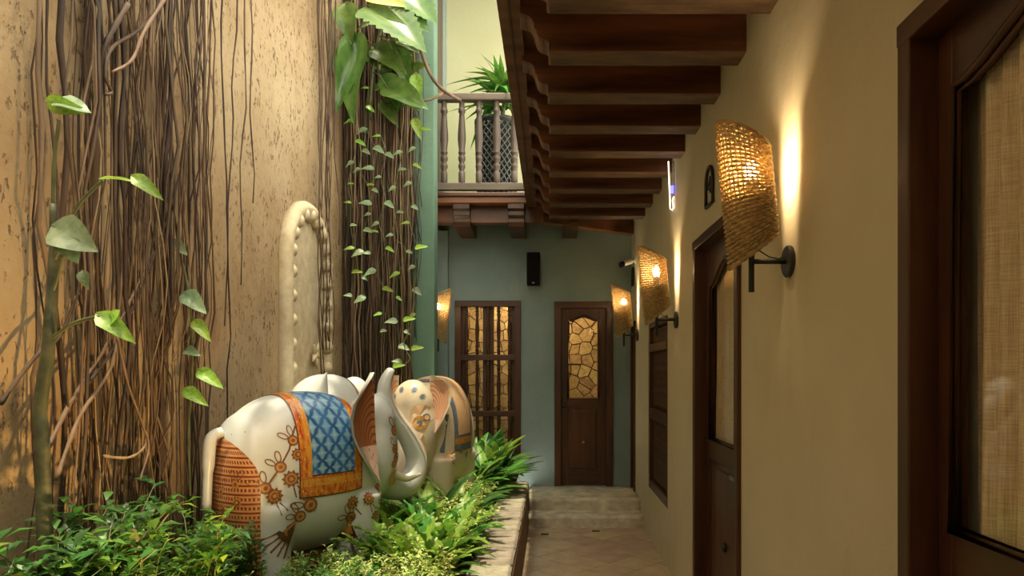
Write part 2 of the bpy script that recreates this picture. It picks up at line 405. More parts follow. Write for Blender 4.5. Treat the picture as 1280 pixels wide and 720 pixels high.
# ------------------------------------------------------------------ walls
def wall_with_holes(m, axis, a0, a1, u0, u1, z0, z1, holes):
    """slab between a0,a1 on axis (0: x, 1: y), spanning u and z, minus rectangular holes (u0,u1,z0,z1) sorted by u"""
    def b(p0, p1, q0, q1):
        if p1 - p0 < 1e-4 or q1 - q0 < 1e-4: return
        if axis == 0: m.box(a0, a1, p0, p1, q0, q1)
        else: m.box(p0, p1, a0, a1, q0, q1)
    cur = u0
    for h in sorted(holes):
        b(cur, h[0], z0, z1); b(h[0], h[1], z0, h[2]); b(h[0], h[1], h[3], z1); cur = h[1]
    b(cur, u1, z0, z1)
dn0, dn1 = .80, 2.00          # near door along Y
d40, d41 = 3.72, 4.88         # numbered door
wn0, wn1, wz0, wz1 = 6.05, 7.25, .50, 2.20
df0, df1 = 8.33, 8.72
m = MB()
wall_with_holes(m, 0, XR, XR + .16, NEAR, 10.1, -.1, 4.0, [(dn0 + .01, dn1 - .01, -.05, 2.69), (d40 + .01, d41 - .01, -.05, 2.60), (wn0, wn1, wz0, wz1), (df0 + .01, df1 - .01, Z2 - .02, 2.30)])
m.box(XR + .16, XR + .3, NEAR, 10.1, -.1, 4.0)  # solid slab added behind the openings to keep sky light out
tag(m.build('wall_right', 'plaster'), 'warm beige plaster corridor wall', kind='structure')

# back wall
bd = (P(693, 0, D).x, P(766, 0, D).x, Z2, CZ + (CY - 377) * D / F)       # back door opening
bw = (P(569, 0, D).x, P(651, 0, D).x, .55, CZ + (CY - 376) * D / F)       # barred window opening
m = MB(); wall_with_holes(m, 1, D, D + .15, XS, XR, -.1, ZC, [(bd[0] + .02, bd[1] - .02, Z2, bd[3] - .02), (bw[0] + .02, bw[1] - .02, bw[2], bw[3] - .02)])
tag(m.build('wall_back', 'bluegreen'), 'blue green plaster wall at the end of the corridor', kind='structure')
m = MB(); p0 = P(543, 0, D - .08); p1 = P(560, 0, D - .08); m.box(XS, p1.x, D - .10, D + .01, 0, ZC - .2)
tag(m.build('trim_1', 'bluegreen'), 'flat plaster pilaster', kind='structure')
# left wall, green wall, side wall, unseen rear wall added against sky light
tag(MB().box(XL - .25, XL, NEAR, G + .3, -.1, 6.6).build('wall_left', 'stone'), 'pitted golden coral stone wall behind the hanging roots', kind='structure')
tag(MB().box(XL - .25, XG, G, G + .22, -.1, 6.8).build('wall_green', 'green', bevel=.012), 'sea green plaster wall end', kind='structure')
tag(MB().box(XS - .15, XS, G + .2, 10.1, -.1, 7.6).build('wall_side', 'bluegreen'), 'plaster side wall behind the green wall end', kind='structure')
tag(MB().box(XL - .25, XR + .3, NEAR - .2, NEAR, -.1, 4.75).build('wall_rear_blocker', 'plaster'), 'unseen plaster wall added to block sky light at the near end', kind='structure')  # stands behind the camera, added to hold back sky light on the joists

# room behind the back wall: rubble stone wall, voronoi stones
rs = empty('wall_rubble', kind='structure', label='lit rubble stone wall seen through the back glass')
YR = 9.62
MB().box(XS, XR + .16, YR, YR + .2, -.1, ZC).build('mortar', 'mortar', rs)
MB().box(XS, XR + .16, D + .15, YR, -.1, Z2).build('inner_floor', 'grout', rs)
pts = [(XS + .02 + (i + R.uniform(.12, .88)) * .155, .45 + (j + R.uniform(.12, .88)) * .15) for i in range(17) for j in range(17)]
for a in pts:
    poly = [(a[0] - .3, a[1] - .3), (a[0] + .3, a[1] - .3), (a[0] + .3, a[1] + .3), (a[0] - .3, a[1] + .3)]
    for b in pts:
        if b is a or abs(a[0] - b[0]) > .5 or abs(a[1] - b[1]) > .5: continue
        ex, ey = b[0] - a[0], b[1] - a[1]; poly = clip(poly, ex, ey, ex * (a[0] + b[0]) / 2 + ey * (a[1] + b[1]) / 2)
        if len(poly) < 3: break
    poly = inset(clip(clip(poly, -1, 0, -XS), 1, 0, XR), R.uniform(.004, .009)) if len(poly) > 2 else []
    top = inset(poly, .012) if len(poly) > 2 else []
    if len(top) < 3: continue
    m = MB(); m.prism(poly, YR - .025 - R.uniform(0, .02), YR + .01, 1); m.build('stone', 'coral', rs)
lamp = empty('room_lamp', (-.25, 9.15, 3.02), 0, 'small frosted globe lamp inside the back room', 'lamp')
MB().tube([(0, 0, .63), (0, 0, .06)], .008).build('rod', 'black_metal', lamp); MB().ell((0, 0, 0), (.07, .07, .07)).build('globe', 'interior_bulb', lamp, smooth=True)

# ------------------------------------------------------------------ gallery ceiling: joists, boards, fascia
ce = empty('ceiling', kind='structure', label='dark timber joists and boards of the gallery soffit')
k = 0
for i in range(13):
    y0 = NEAR + i * .8; bx('board', 'wood_y', ce, -.27, XR, y0, y0 + .8 - .004 if y0 + .8 < D else D, ZC, ZC + .03, bevel=0)
prof = [(XR + .02, ZJ), (.0, ZJ), (-.012, ZJ + .005), (-.012, ZJ + .052), (-.030, ZJ + .062)]
for q in range(7): a = PI / 2 * q / 6; prof.append((-.030 - .05 * math.sin(a), ZJ + .062 + .055 * (1 - math.cos(a))))
prof.append((-.088, ZJ + .125))
for q in range(6): a = PI / 2 * q / 5; prof.append((-.088 - .05 * (1 - math.cos(a)), ZJ + .125 + .065 * math.sin(a)))
prof += [(-.165, ZJ + .20), (-.165, ZC + .005), (XR + .02, ZC + .005)]
jb = MB().prism(prof, -.17, 0, 1); jb.mi[2] = 1; jm = jb.mesh('joist', ['joist', 'hewn'])
for i in range(12):
    yf = 1.59 + i * .55
    if yf > 8.0: break
    o = obj('joist', jm, ce, (R.uniform(-.006, .006), yf, 0), .006)
MB().box(-.27, -.155, NEAR, 8.05, 3.60, 3.90).build('fascia', 'joist', ce)
MB().box(-.285, -.255, NEAR, 8.05, 3.66, 3.72).build('fascia_bead', 'wood_y', ce, bevel=.006)
MB().box(-.222, -.212, NEAR, 8.05, 3.590, 3.601).build('fascia_strip', 'wood_y', ce)
# diagonal corner beam
e = MB(); pa = Vector((-.12, 7.92, 0)); pb = Vector((XR, 8.62, 0)); dv = (pb - pa).normalized(); nv = Vector((-dv.y, dv.x, 0)) * .07
vs = []
for z in (ZJ + .02, ZC):
    for q in (pa - nv, pb - nv, pb + nv, pa + nv): vs.append((q.x, q.y, z))
e.add(vs, [(0, 3, 2, 1), (4, 5, 6, 7), (0, 1, 5, 4), (1, 2, 6, 5), (2, 3, 7, 6), (3, 0, 4, 7)]); e.build('hip_beam', 'joist', ce, bevel=.006)

# ------------------------------------------------------------------ back balcony
ba = empty('balcony', kind='structure', label='timber balcony above the back wall with turned balusters')
YB = 8.0
MB().box(XS, -.15, YB + .14, YB + .30, 3.44, 3.66).build('bearer', 'joist', ba, bevel=.004)
MB().box(XS, XR, YB + .1, 9.8, ZC + .005, 3.72).build('deck', 'wood_x', ba)
MB().box(XS, -.17, YB - .04, YB + .12, 3.63, 3.70).build('edge_beam', 'joist', ba, bevel=.006)
MB().box(XS, -.17, YB - .07, YB + .12, 3.70, 3.745).build('edge_cap', 'wood_x', ba, bevel=.008)
MB().box(XS, -.17, YB - .05, YB + .02, 3.775, 3.86).build('lower_rail', 'grey_wood_x', ba, bevel=.008)
MB().box(XS, -.17, YB - .06, YB + .05, 4.80, 4.885).build('handrail', 'grey_wood_x', ba, bevel=.012)
bal = [(.030, 0), (.034, .01), (.034, .12), (.030, .13), (.024, .15), (.036, .19), (.036, .21), (.024, .24), (.036, .27), (.037, .30), (.026, .33), (.036, .345), (.036, .36), (.030, .38), (.042, .50), (.040, .58), (.030, .74), (.026, .80), (.036, .82), (.036, .845), (.028, .86), (.028, .95)]
bme = MB().lathe([(r * 1.12, z) for r, z in bal], 14).mesh('baluster', 'grey_wood', smooth=True)
for xx in (533, 555.5, 577.5, 599, 621, 643): obj('baluster', bme, ba, (P(xx, 0, YB).x, YB - .015, 3.855))
cp = [(YB - .02, 3.62), (YB - .02, 3.57), (YB + .02, 3.55), (YB + .02, 3.50), (YB + .05, 3.47), (YB + .05, 3.43), (YB + .07, 3.38), (D + .02, 3.37), (D + .02, 3.64), (YB - .02, 3.64)]
for xa, xb in ((-1.12, -.93), (-.49, -.30), (.14, .33)):
    o = MB().prism(cp, xa, xb, 0).build('bracket', 'wood_y', ba, bevel=.005)
tag(MB().box(XS - .15, XR + .3, 9.8, 9.95, 3.6, 7.6).build('wall_upper', 'paleyellow'), 'pale yellow upper wall behind the balcony', kind='structure')
tag(MB().box(XS - .3, XR + .3, YB - .1, 10.1, 7.2, 7.32).build('added_shade_roof', 'wood_x'), 'unseen timber roof added to shade the upper balcony', kind='structure')  # out-of-view slab added to keep sky light off the balcony wall
fr = empty('trim_2', kind='structure', label='brown upright door trim beside the balcony')
MB().box(XS - .01, XS + .07, 8.62, 8.78, 3.72, 7.4).build('post', 'grey_wood', fr, bevel=.006); MB().box(XS - .01, XS + .04, 8.78, 9.2, 3.72, 7.4).build('panel', 'grey_wood', fr, bevel=.006)

# pot and dracaena on balcony
px = P(621, 0, 8.42).x
pt = empty('lattice_planter', (px, 8.42, 3.72), 0, 'tall dark lattice planter standing behind the balcony balusters', 'planter')
MB().lathe([(.20, 0), (.22, .01), (.255, .95), (.27, .96), (.27, 1.0), (.235, 1.0), (.23, .93), (.0, .93)], 28).build('body', 'pot', pt, smooth=True)
m = MB()
for sgn in (-1, 1):
    for q in range(22):
        a0 = 2 * PI * q / 22; ln = []
        for i in range(15):
            z = .03 + .9 * i / 14; r = .222 + .033 * z / .95 + .006; a = a0 + sgn * z * 3.0; ln.append((r * math.cos(a), r * math.sin(a), z))
        m.tube(ln, .009, 4)
m.build('lattice', 'lattice_band', pt, smooth=True)
MB().box(-.20, .20, -.20, .20, .90, .94).build('soil_fill', 'soil', pt)

# ------------------------------------------------------------------ leaves
def leaf_mesh(name, mat, L=1.0, W=.5, shape='oval', fold=.12, droop=.15, n=10, wave=0.0, split=0):
    m = MB(); vs = []; fs = []; cols = (-1, -.5, 0, .5, 1)
    for i in range(n + 1):
        t = i / n
        if shape == 'oval': hw = math.sin(PI * t ** .8) ** .8
        elif shape == 'heart': hw = (min(1, (t / .16)) ** .6) * (1 - max(0, (t - .16) / .84) ** 1.7) * 1.0
        elif shape == 'strap': hw = min(1, (t * 5) ** .7 + .15) * (1 - t ** 5)
        elif shape == 'lance': hw = math.sin(PI * min(1, t * .97 + .03) ** .65)
        else: hw = 1
        hw = max(hw, .02)
        for c in cols:
            x = t * L; yv = c * hw * W / 2
            if shape == 'heart' and abs(c) > .4 and t < .2: x -= L * .13 * abs(c) * (1 - t / .2)
            if split and abs(c) == 1 and i % 2 == 1 and .15 < t < .9: yv *= .84
            z = abs(c) * hw * W / 2 * fold * 2 - droop * L * t * t + wave * L * math.sin(t * 9 + c * 2) * abs(c)
            vs.append((x, yv, z))
    k = len(cols)
    for i in range(n):
        for j in range(k - 1): fs.append((i * k + j, (i + 1) * k + j, (i + 1) * k + j + 1, i * k + j + 1))
    m.add(vs, fs); return m.mesh(name, mat, True, fix=False)
def aim(o, base, direction, normal, s):
    x = Vector(direction).normalized(); n = Vector(normal); y = n.cross(x).normalized(); z = x.cross(y)
    o.matrix_world = Matrix.Translation(Vector(base)) @ Matrix((x, y, z)).transposed().to_4x4() @ Matrix.Diagonal((s[0], s[1], s[2], 1))
def leaf_at(me, parent, base, direction, normal, s, name='leaf'):
    o = bpy.data.objects.new(name, me); C.objects.link(o)
    aim(o, base, direction, normal, s if hasattr(s, '__len__') else (s, s, s))
    if parent is not None: o.parent = parent          # parents of world-placed leaves sit at the origin
    return o

dl = [leaf_mesh('dracaena_leaf', 'leaf_mid', 1, .19, 'lance', .25, dr, 10) for dr in (.35, .7, 1.1)]
dr_ = empty('dracaena', (0, 0, 0), 0, 'glossy strap leaved dracaena growing in the lattice planter', 'plant')
base = Vector((px, 8.42, 4.66))
MB().tube([base - Vector((0, 0, .03)), base + Vector((0, 0, .35))], .03).build('stem', 'stem', dr_)
MB().tube([base + Vector((.05, 0, -.03)), base + Vector((.12, 0, .55))], .025).build('stem', 'stem', dr_)
for i in range(64):
    a = i * 2.4; el = R.uniform(-.1, 1.2); hgt = R.uniform(.16, .52)
    dd = Vector((math.cos(a) * math.cos(el), math.sin(a) * math.cos(el), math.sin(el)))
    leaf_at(dl[i % 3], dr_, base + Vector((R.uniform(-.03, .12), 0, hgt)), dd, (0, 0, 1) if el < 1 else (1, 0, .3), (R.uniform(.34, .55),) * 3)

# ------------------------------------------------------------------ doors
def casing(root, w, h, depth, mat='wood_z', cw=.065, front=-.025):
    bx('frame_post', mat, root, 0, cw, front, depth, 0, h, bevel=.006); bx('frame_post', mat, root, w - cw, w, front, depth, 0, h, bevel=.006)
    bx('frame_head', 'wood_x', root, 0, w, front - .003, depth, h - cw, h, bevel=.006)
def arch_pts(x0, x1, zs, rise, n=14):
    out = []
    for i in range(n + 1):
        t = i / n; u = abs(2 * t - 1); e = 0 if u > .94 else rise * (math.cos(PI * u / .94) * .5 + .5) ** .8
        out.append((x0 + (x1 - x0) * t, zs + e))
    return out
def door_leaf(root, x0, x1, z0, z1, yf, gz0, gzs, rise, sw, th=.045, panel=True, mids=.13):
    """leaf from x0..x1, z0..z1, front face at yf; arched glass from gz0"""
    lf = empty('door_leaf'); lf.parent = root
    a, b = x0 + sw, x1 - sw
    bx('stile', 'wood_z', lf, x0, a, yf, yf + th, z0, z1); bx('stile', 'wood_z', lf, b, x1, yf, yf + th, z0, z1)
    ap = arch_pts(a, b, gzs, rise)
    MB().prism(ap + [(b, z1), (a, z1)], yf, yf + th, 1).build('top_rail', 'wood_x', lf)
    bx('middle_rail', 'wood_x', lf, a, b, yf, yf + th, gz0 - mids, gz0); bx('bottom_rail', 'wood_x', lf, a, b, yf, yf + th, z0, z0 + .16)
    pz0, pz1 = z0 + .16, gz0 - mids
    bx('panel_field', 'wood_z', lf, a, b, yf + .015, yf + th - .01, pz0, pz1, bevel=0)
    bx('raised_panel', 'wood_z', lf, a + .035, b - .035, yf + .002, yf + .03, pz0 + .04, pz1 - .04, bevel=.012)
    loop = [(p, yf, q) for p, q in ap] + [(b, yf, gz0), (a, yf, gz0)]
    MB().tube(loop, .012, 6, True).build('glazing_bead', 'wood_z', lf, smooth=True)
    MB().tube([(x + (.014 if x < (a + b) / 2 else -.014), yy + .012, z - .014 * (1 if z > gz0 + .01 else -1)) for x, yy, z in loop], .008, 6, True).build('glazing_bead', 'wood_z', lf, smooth=True)
    g = MB(); g.prism([(p, q) for p, q in ap] + [(b, gz0), (a, gz0)], yf + .022, yf + .026, 1); g.build('glass_pane', 'glass', lf)
    return lf, a, b
def curtain(root, a, b, z0, z1, y):
    m = MB(); n = 90; vs = []; fs = []
    for i in range(n + 1):
        x = a + (b - a) * i / n
        for j in range(9):
            z = z0 + (z1 - z0) * j / 8; ph = x * 62 + 2.2 * math.sin(x * 23); vs.append((x, y + .026 * math.sin(ph) * (1.15 - .5 * j / 8) + .004 * math.sin(x * 150 + j * .4), z))
    for i in range(n):
        for j in range(8): fs.append((i * 9 + j, (i + 1) * 9 + j, (i + 1) * 9 + j + 1, i * 9 + j + 1))
    m.add(vs, fs); return m.build('curtain', 'linen', root, smooth=True)

d1 = empty('door_1', (XR, dn1, 0), -PI / 2, 'dark timber door with arched curtained glass, its head close to the gallery joists', kind='structure')
casing(d1, dn1 - dn0, 2.70, .10); lf, a, b = door_leaf(d1, .065, dn1 - dn0 - .065, .01, 2.635, .058, 1.28, 2.47, .11, .068); curtain(d1, a - .02, b + .02, 1.20, 2.60, .118)
d2 = empty('door_2', (XR, d41, 0), -PI / 2, 'dark timber door with curtained glass and lever lock under the number 4', kind='structure')
casing(d2, d41 - d40, 2.61, .10); lf, a, b = door_leaf(d2, .065, d41 - d40 - .065, .01, 2.545, .058, 1.25, 2.28, .13, .10); curtain(d2, a - .02, b + .02, 1.18, 2.5, .118)
hx = d41 - d40 - .13
hd = bx('lock_plate', 'black_metal', lf, hx - .025, hx + .03, .035, .06, .98, 1.30); bx('lever', 'steel', hd, hx - .13, hx + .01, .0, .02, 1.09, 1.115); bx('lever_neck', 'steel', hd, hx - .01, hx + .012, .0, .04, 1.092, 1.113, bevel=0)
MB().tube([(hx, .03, .97), (hx, .028, .93), (hx + .01, .03, .85)], [.004, .010, .008], 6).build('keys', 'brass', hd)
MB().ell(((a + b) / 2, .050, .62), (.03, .02, .03), 12, 8).build('knob', 'black_metal', lf, smooth=True)

d3 = empty('door_3', (bd[0], D, Z2), 0, 'dark timber back door with arched glass and a single raised panel', kind='structure')
wd, hd3 = bd[1] - bd[0], bd[3] - Z2
casing(d3, wd, hd3, .12, cw=.085, front=-.03)
lf, a, b = door_leaf(d3, .085, wd - .085, .01, hd3 - .085, .03, CZ + (CY - 498) * D / F - Z2, CZ + (CY - 400) * D / F - Z2, .055, .085, mids=.11)
MB().ell((.115, .0, 1.02), (.024, .03, .024), 12, 8).build('knob', 'black_metal', lf, smooth=True); MB().lathe([(.03, 0), (.03, .01), (.02, .015)], 12, (0, 0, 0)).build('rosette', 'black_metal', lf, loc=(.115, .022, 1.02)).rotation_euler = (PI / 2, 0, 0)
MB().ell((wd / 2, .025, .55), (.018, .02, .018), 10, 8).build('peg', 'brass', lf, smooth=True)
d4 = empty('door_4', (XR, df1, Z2), -PI / 2, 'narrow dark timber door beside the back wall corner', kind='structure')
wd = df1 - df0; casing(d4, wd, 2.05, .1, cw=.05, front=-.02)
l4 = empty('door_leaf'); l4.parent = d4
for i in range(3): bx('plank', 'wood_z', l4, .05 + i * (wd - .1) / 3 + .001, .05 + (i + 1) * (wd - .1) / 3 - .001, .03, .07, .01, 2.0)
MB().tube([(wd - .08, .0, .95), (wd - .08, .0, 1.1)], .008).build('pull', 'steel', l4); bx('pull_plate', 'steel', l4, wd - .095, wd - .065, .0, .032, .94, 1.12)

# barred window in the back wall
w1 = empty('window_1', (bw[0], D, 0), 0, 'dark timber window with turned bars and two cross rails', kind='structure')
ww, z0, z1 = bw[1] - bw[0], bw[2], bw[3]
bx('frame_post', 'wood_z', w1, 0, .075, -.04, .1, z0, z1); bx('frame_post', 'wood_z', w1, ww - .075, ww, -.04, .1, z0, z1)
bx('frame_head', 'wood_x', w1, 0, ww, -.045, .1, z1 - .075, z1); bx('frame_sill', 'wood_x', w1, 0, ww, -.05, .1, z0, z0 + .08)
rz = [CZ + (CY - yy) * D / F for yy in (447, 517)]
for z in rz: bx('cross_rail', 'wood_x', w1, .07, ww - .07, -.035, .05, z - .035, z + .035)
edges = [z0 + .08, rz[1] - .035, rz[1] + .035, rz[0] - .035, rz[0] + .035, z1 - .075]
for s_ in range(3):
    za, zb = edges[2 * s_], edges[2 * s_ + 1]; hh = zb - za
    pr = [(r * 1.25, t * hh) for r, t in ((.016, 0), (.016, .08), (.022, .10), (.012, .13), (.020, .16), (.014, .22), (.021, .5), (.014, .78), (.020, .84), (.012, .87), (.022, .90), (.016, .92), (.016, 1))]
    me = MB().lathe(pr, 10).mesh('turned_bar', 'wood_z', smooth=True)
    for i in range(5): obj('turned_bar', me, w1, (.075 + (ww - .15) * (i + .5) / 5, -.005, za))
for xa_ in (.075, ww - .125): bx('sash_stile', 'wood_z', w1, xa_, xa_ + .05, .055, .09, z0 + .08, z1 - .075)
bx('meeting_stile', 'wood_z', w1, ww / 2 - .07, ww / 2 + .07, .055, .09, z0 + .08, z1 - .075)
for xa, xb in ((.125, ww / 2 - .07), (ww / 2 + .07, ww - .125)): MB().box(xa, xb, .070, .074, z0 + .08, z1 - .075).build('glass_pane', 'glass', w1)
# spindle lattice window on the right wall
w2 = empty('window_2', (XR, wn1, 0), -PI / 2, 'dark spindle lattice shutter set in the beige wall', kind='structure')
ww = wn1 - wn0
MB().box(0, ww, .10, .14, wz0, wz1).build('backing_board', 'wood_z', w2)
bx('frame_post', 'wood_z', w2, 0, .06, .005, .12, wz0, wz1); bx('frame_post', 'wood_z', w2, ww - .06, ww, .005, .12, wz0, wz1)
rails = [(wz0, wz0 + .09), (1.22, 1.33), (1.90, 1.98), (wz1 - .06, wz1)]
for a_, b_ in rails: bx('cross_rail', 'wood_x', w2, .06, ww - .06, .0 if a_ > .8 else .005, .12, a_, b_)
for s_ in range(3):
    za, zb = rails[s_][1], rails[s_ + 1][0]; hh = zb - za; pr = []; nb = max(3, int(hh / .07))
    for q in range(nb * 4 + 1): pr.append((.013 + (.006 if q % 4 == 2 and (q // 4) % 3 != 1 else 0), hh * q / (nb * 4)))
    me = MB().lathe(pr, 8).mesh('spindle', 'wood_z', smooth=True)
    for i in range(16): obj('spindle', me, w2, (.06 + (ww - .12) * (i + .5) / 16, .055, za))

# ------------------------------------------------------------------ wicker wall lamps
def lamp_parts():
    parts = []
    def zt(ph): return .585 - .115 * (1 - math.cos(ph)) / 2
    def zb(ph): return -.03 + .15 * (1 - math.cos(ph)) / 2
    A = math.radians(151); r0 = .104
    def pt(ph, t, dr=0):
        z = zb(ph) + (zt(ph) - zb(ph)) * t; r = r0 + dr
        return (r * math.sin(ph), -.170 - r * math.cos(ph) - .10 * (z - .2), z)
    nst = 28; rows = 33; m = MB()
    for i in range(rows):
        t = .012 + .976 * i / (rows - 1)
        m.tube([pt(-A + 2 * A * q / (nst * 2), t, (.006 if (q // 2 + i) % 2 == 0 else -.006) if q % 2 == 0 else 0) for q in range(nst * 2 + 1)], .0074 if t < .46 else .0062, 5)
    parts.append(('weave', m.mesh('weave', 'wicker', True)))
    m = MB()
    for i in range(nst + 1):
        ph = -A + 2 * A * i / nst; m.tube([pt(ph, t) for t in (0, .25, .5, .75, 1)], .0036, 5)
    parts.append(('stakes', m.mesh('stakes', 'wicker', True)))
    m = MB(); ring = [pt(-A + 2 * A * q / 60, 1, .002) for q in range(61)] + [pt(A, 1 - q / 30) for q in range(1, 30)] + [pt(A - 2 * A * q / 60, 0, .002) for q in range(61)] + [pt(-A, q / 30) for q in range(1, 30)]
    m.tube(ring, [.0085 + .002 * math.sin(i * 1.9) for i in range(len(ring))], 6, True)
    parts.append(('rim', m.mesh('rim', 'wicker', True)))
    m = MB(); vs = []; fs = []; n = 40
    for q in range(n + 1):
        ph = -A + 2 * A * q / n
        for z in (zb(ph) + .01, .27):
            r = r0 - .014; vs.append((r * math.sin(ph), -.170 - r * math.cos(ph) - .10 * (z - .2), z))
    for q in range(n): fs.append((q * 2, q * 2 + 2, q * 2 + 3, q * 2 + 1))
    m.add(vs, fs); parts.append(('lining', m.mesh('lining', 'wicker', True)))
    parts.append(('backplate', MB().lathe([(.066, 0), (.068, .004), (.068, .016), (.062, .02)], 28).mesh('backplate', 'black_metal')))
    parts.append(('arm', MB().tube([(0, -.01, .0), (0, -.165, .0)], .011, 10).mesh('arm', 'black_metal', True)))
    parts.append(('post', MB().tube([(0, -.165, -.13), (0, -.165, .30)], .0125, 10).mesh('post', 'black_metal', True)))
    parts.append(('holder', MB().lathe([(.02, .29), (.024, .30), (.024, .345), (.016, .35)], 14, (0, -.165, 0)).mesh('holder', 'black_metal', True)))
    parts.append(('cable', MB().tube([(0, -.02, .02), (0, -.05, .012), (0, -.09, .02), (0, -.13, .045), (0, -.155, .09)], .003, 6).mesh('cable', 'black_metal', True)))
    parts.append(('bulb', MB().ell((0, -.165, .385), (.030, .030, .042), 16, 10).mesh('bulb', 'bulb', True)))
    # support spokes tying post to shade
    m = MB()
    for an in (-100, 0, 100):
        ph = math.radians(an); q = pt(ph, .35, -.004); m.tube([(0, -.165, q[2]), q], .003, 5)
    parts.append(('spoke', m.mesh('spoke', 'black_metal')))
    return parts
LP = lamp_parts()
def wall_lamp(loc, rz, label):
    e = empty('wall_lamp', loc, rz, label, 'lamp', 'wicker wall lamps'); sh = empty('shade'); sh.parent = e
    for nme, me in LP:
        o = obj(nme, me, sh if nme in ('weave', 'stakes', 'rim', 'lining', 'spoke') else e)
        if nme == 'backplate': o.rotation_euler = (PI / 2, 0, 0)
    return e
wall_lamp((XR, 2.96, 2.176), -PI / 2, 'lit wicker wall lamp on the beige wall between the two curtained doors')
wall_lamp((XR, 5.60, 2.12), -PI / 2, 'lit wicker wall lamp on the beige wall between number 4 door and lattice shutter')
wall_lamp((XR, 8.10, 2.125), -PI / 2, 'lit wicker wall lamp on the beige wall beside the landing')
wall_lamp((XS, 8.02, 2.06), PI / 2, 'lit wicker wall lamp half hidden behind the green wall end')

# ------------------------------------------------------------------ number sign, second plaque, edge-lit sign, speaker, security camera
def arch_sign(name, loc, wdt, hgt, label, four):
    e = empty(name, loc, -PI / 2, label, 'sign'); r = wdt / 2; pts = [(-r, -.012, 0), (-r, -.012, hgt - r)]
    pts += [(-r * math.cos(PI * q / 10), -.012, hgt - r + r * math.sin(PI * q / 10)) for q in range(1, 10)] + [(r, -.012, hgt - r), (r, -.012, 0)]
    MB().tube(pts, .011, 6, True).build('rim', 'black_metal', e, smooth=True)
    if four:
        s = wdt * .5; zc = hgt * .30; m = MB()
        m.box(s * .12, s * .30, -.014, -.002, zc, zc + .105)
        m.box(-s * .45, s * .48, -.014, -.002, zc + .028, zc + .044)
        m.prism([(-s * .45, zc + .044), (-s * .22, zc + .044), (s * .30, zc + .105), (s * .12, zc + .105)], -.014, -.002, 1)
        m.build('digit', 'black_metal', e)
    else: MB().box(-.02, .02, -.012, -.002, hgt * .3, hgt * .7).build('digit', 'black_metal', e)
arch_sign('number_sign', (XR, 4.42, CZ + (CY - 255) * 4.40 / F), .19, .24, 'black arched metal number 4 sign above the door', True)
arch_sign('door_plaque', (XR, 8.52, CZ + (CY - 357) * 8.52 / F), .15, .22, 'small black arched plaque above the narrow corner door', False)
es = empty('edge_lit_sign', (XR - .02, 5.72, 3.03), 0, 'clear edge lit emergency sign with a blue lamp under a joist', 'sign')
MB().tube([(-.03, 0, .40), (-.025, 0, .27), (-.015, 0, .01), (0, 0, 0), (.012, 0, .02), (.004, 0, .08), (.014, 0, .11)], .005, 6).build('glowing_edge', 'tube_glow', es, smooth=True)
MB().box(-.014, .010, -.004, .004, .02, .26).build('clear_plate', 'glass', es); MB().box(-.016, .012, -.01, .01, .14, .20).build('blue_lamp', 'blue_glow', es)
MB().tube([(.014, 0, .11), (.014, 0, .40)], .005, 6).build('hanger', 'steel', es)
a, b = P(659, 358, D), P(675, 318, D)
sp = empty('loudspeaker', ((a.x + b.x) / 2, D, a.z), 0, 'black box loudspeaker mounted high on the blue green wall', 'speaker'); hw = (b.x - a.x) / 2; hh = b.z - a.z
bx('cabinet', 'black_plastic', sp, -hw, hw, -.17, -.03, 0, hh, bevel=.01); bx('grille', 'black_plastic', sp, -hw + .01, hw - .01, -.178, -.168, .01, hh - .01, bevel=.004); bx('mount', 'black_metal', sp, -.03, .03, -.035, .0, hh * .4, hh * .6); bx('badge', 'white_plastic', sp, -.014, .014, -.181, -.177, .018, .028, bevel=0)
sc = empty('security_camera', (XR, 8.35, 3.03), 0, 'small white security camera with black lens on the right wall corner', 'camera')
MB().tube([(0, 0, 0), (-.015, 0, 0)], .035, 14).build('base', 'white_plastic', sc); MB().tube([(-.01, 0, 0), (-.07, -.03, -.02)], .012, 8).build('arm', 'white_plastic', sc); MB().tube([(-.05, -.02, -.01), (-.16, -.09, -.055)], .030, 14).build('housing', 'white_plastic', sc, smooth=False); MB().tube([(-.155, -.087, -.053), (-.19, -.11, -.068)], .034, 14).build('lens_hood', 'black_plastic', sc)

# ------------------------------------------------------------------ carved niche on the left wall
ni = empty('carved_niche', (XL, 6.12, 0), 0, 'arched carved stone niche frame with scalloped rim on the stone wall', kind='structure')
hw, zs, zt_ = .50, 2.62, 3.12
path = [(-hw, .45 + (zs - .45) * q / 22) for q in range(23)] + [(-hw * math.cos(PI * q / 18), zs + (zt_ - zs) * math.sin(PI * q / 18)) for q in range(1, 18)] + [(hw, zs - (zs - .45) * q / 22) for q in range(23)]
MB().tube([(.02, p, q) for p, q in path], .072, 10).build('moulding', 'carved', ni, smooth=True)
sc_me = MB().ell((0, 0, 0), (.05, .06, .062), 12, 8, 1.0).mesh('scallop', 'carved', True)
acc = 0; last = path[0]
for i in range(1, len(path)):
    p, q = path[i]; acc += math.hypot(p - last[0], q - last[1]); last = (p, q)
    if acc > .10 and q > .9:
        acc = 0; L = math.hypot(p, q - min(q, zs)) or 1; ix = -p / L * .055 if q > zs else (-.055 if p > 0 else .055); iz = -(q - zs) / L * .055 if q > zs else 0
        o = obj('scallop', sc_me, ni, (.056, p + ix * .85, q + iz * .85)); o.rotation_euler = (0, 0, .5 if p < 0 else -.5)
m = MB(); inner = [(p * .86, .45 + (q - .45) * .985) for p, q in path]; m.prism(inner, .0, .025, 0); m.build('inner_slab', 'carved', ni)
sf = empty('spout_star', (XL + .05, 6.25, 1.85), 0, 'small crossed star shaped spout in the carved niche', 'spout')
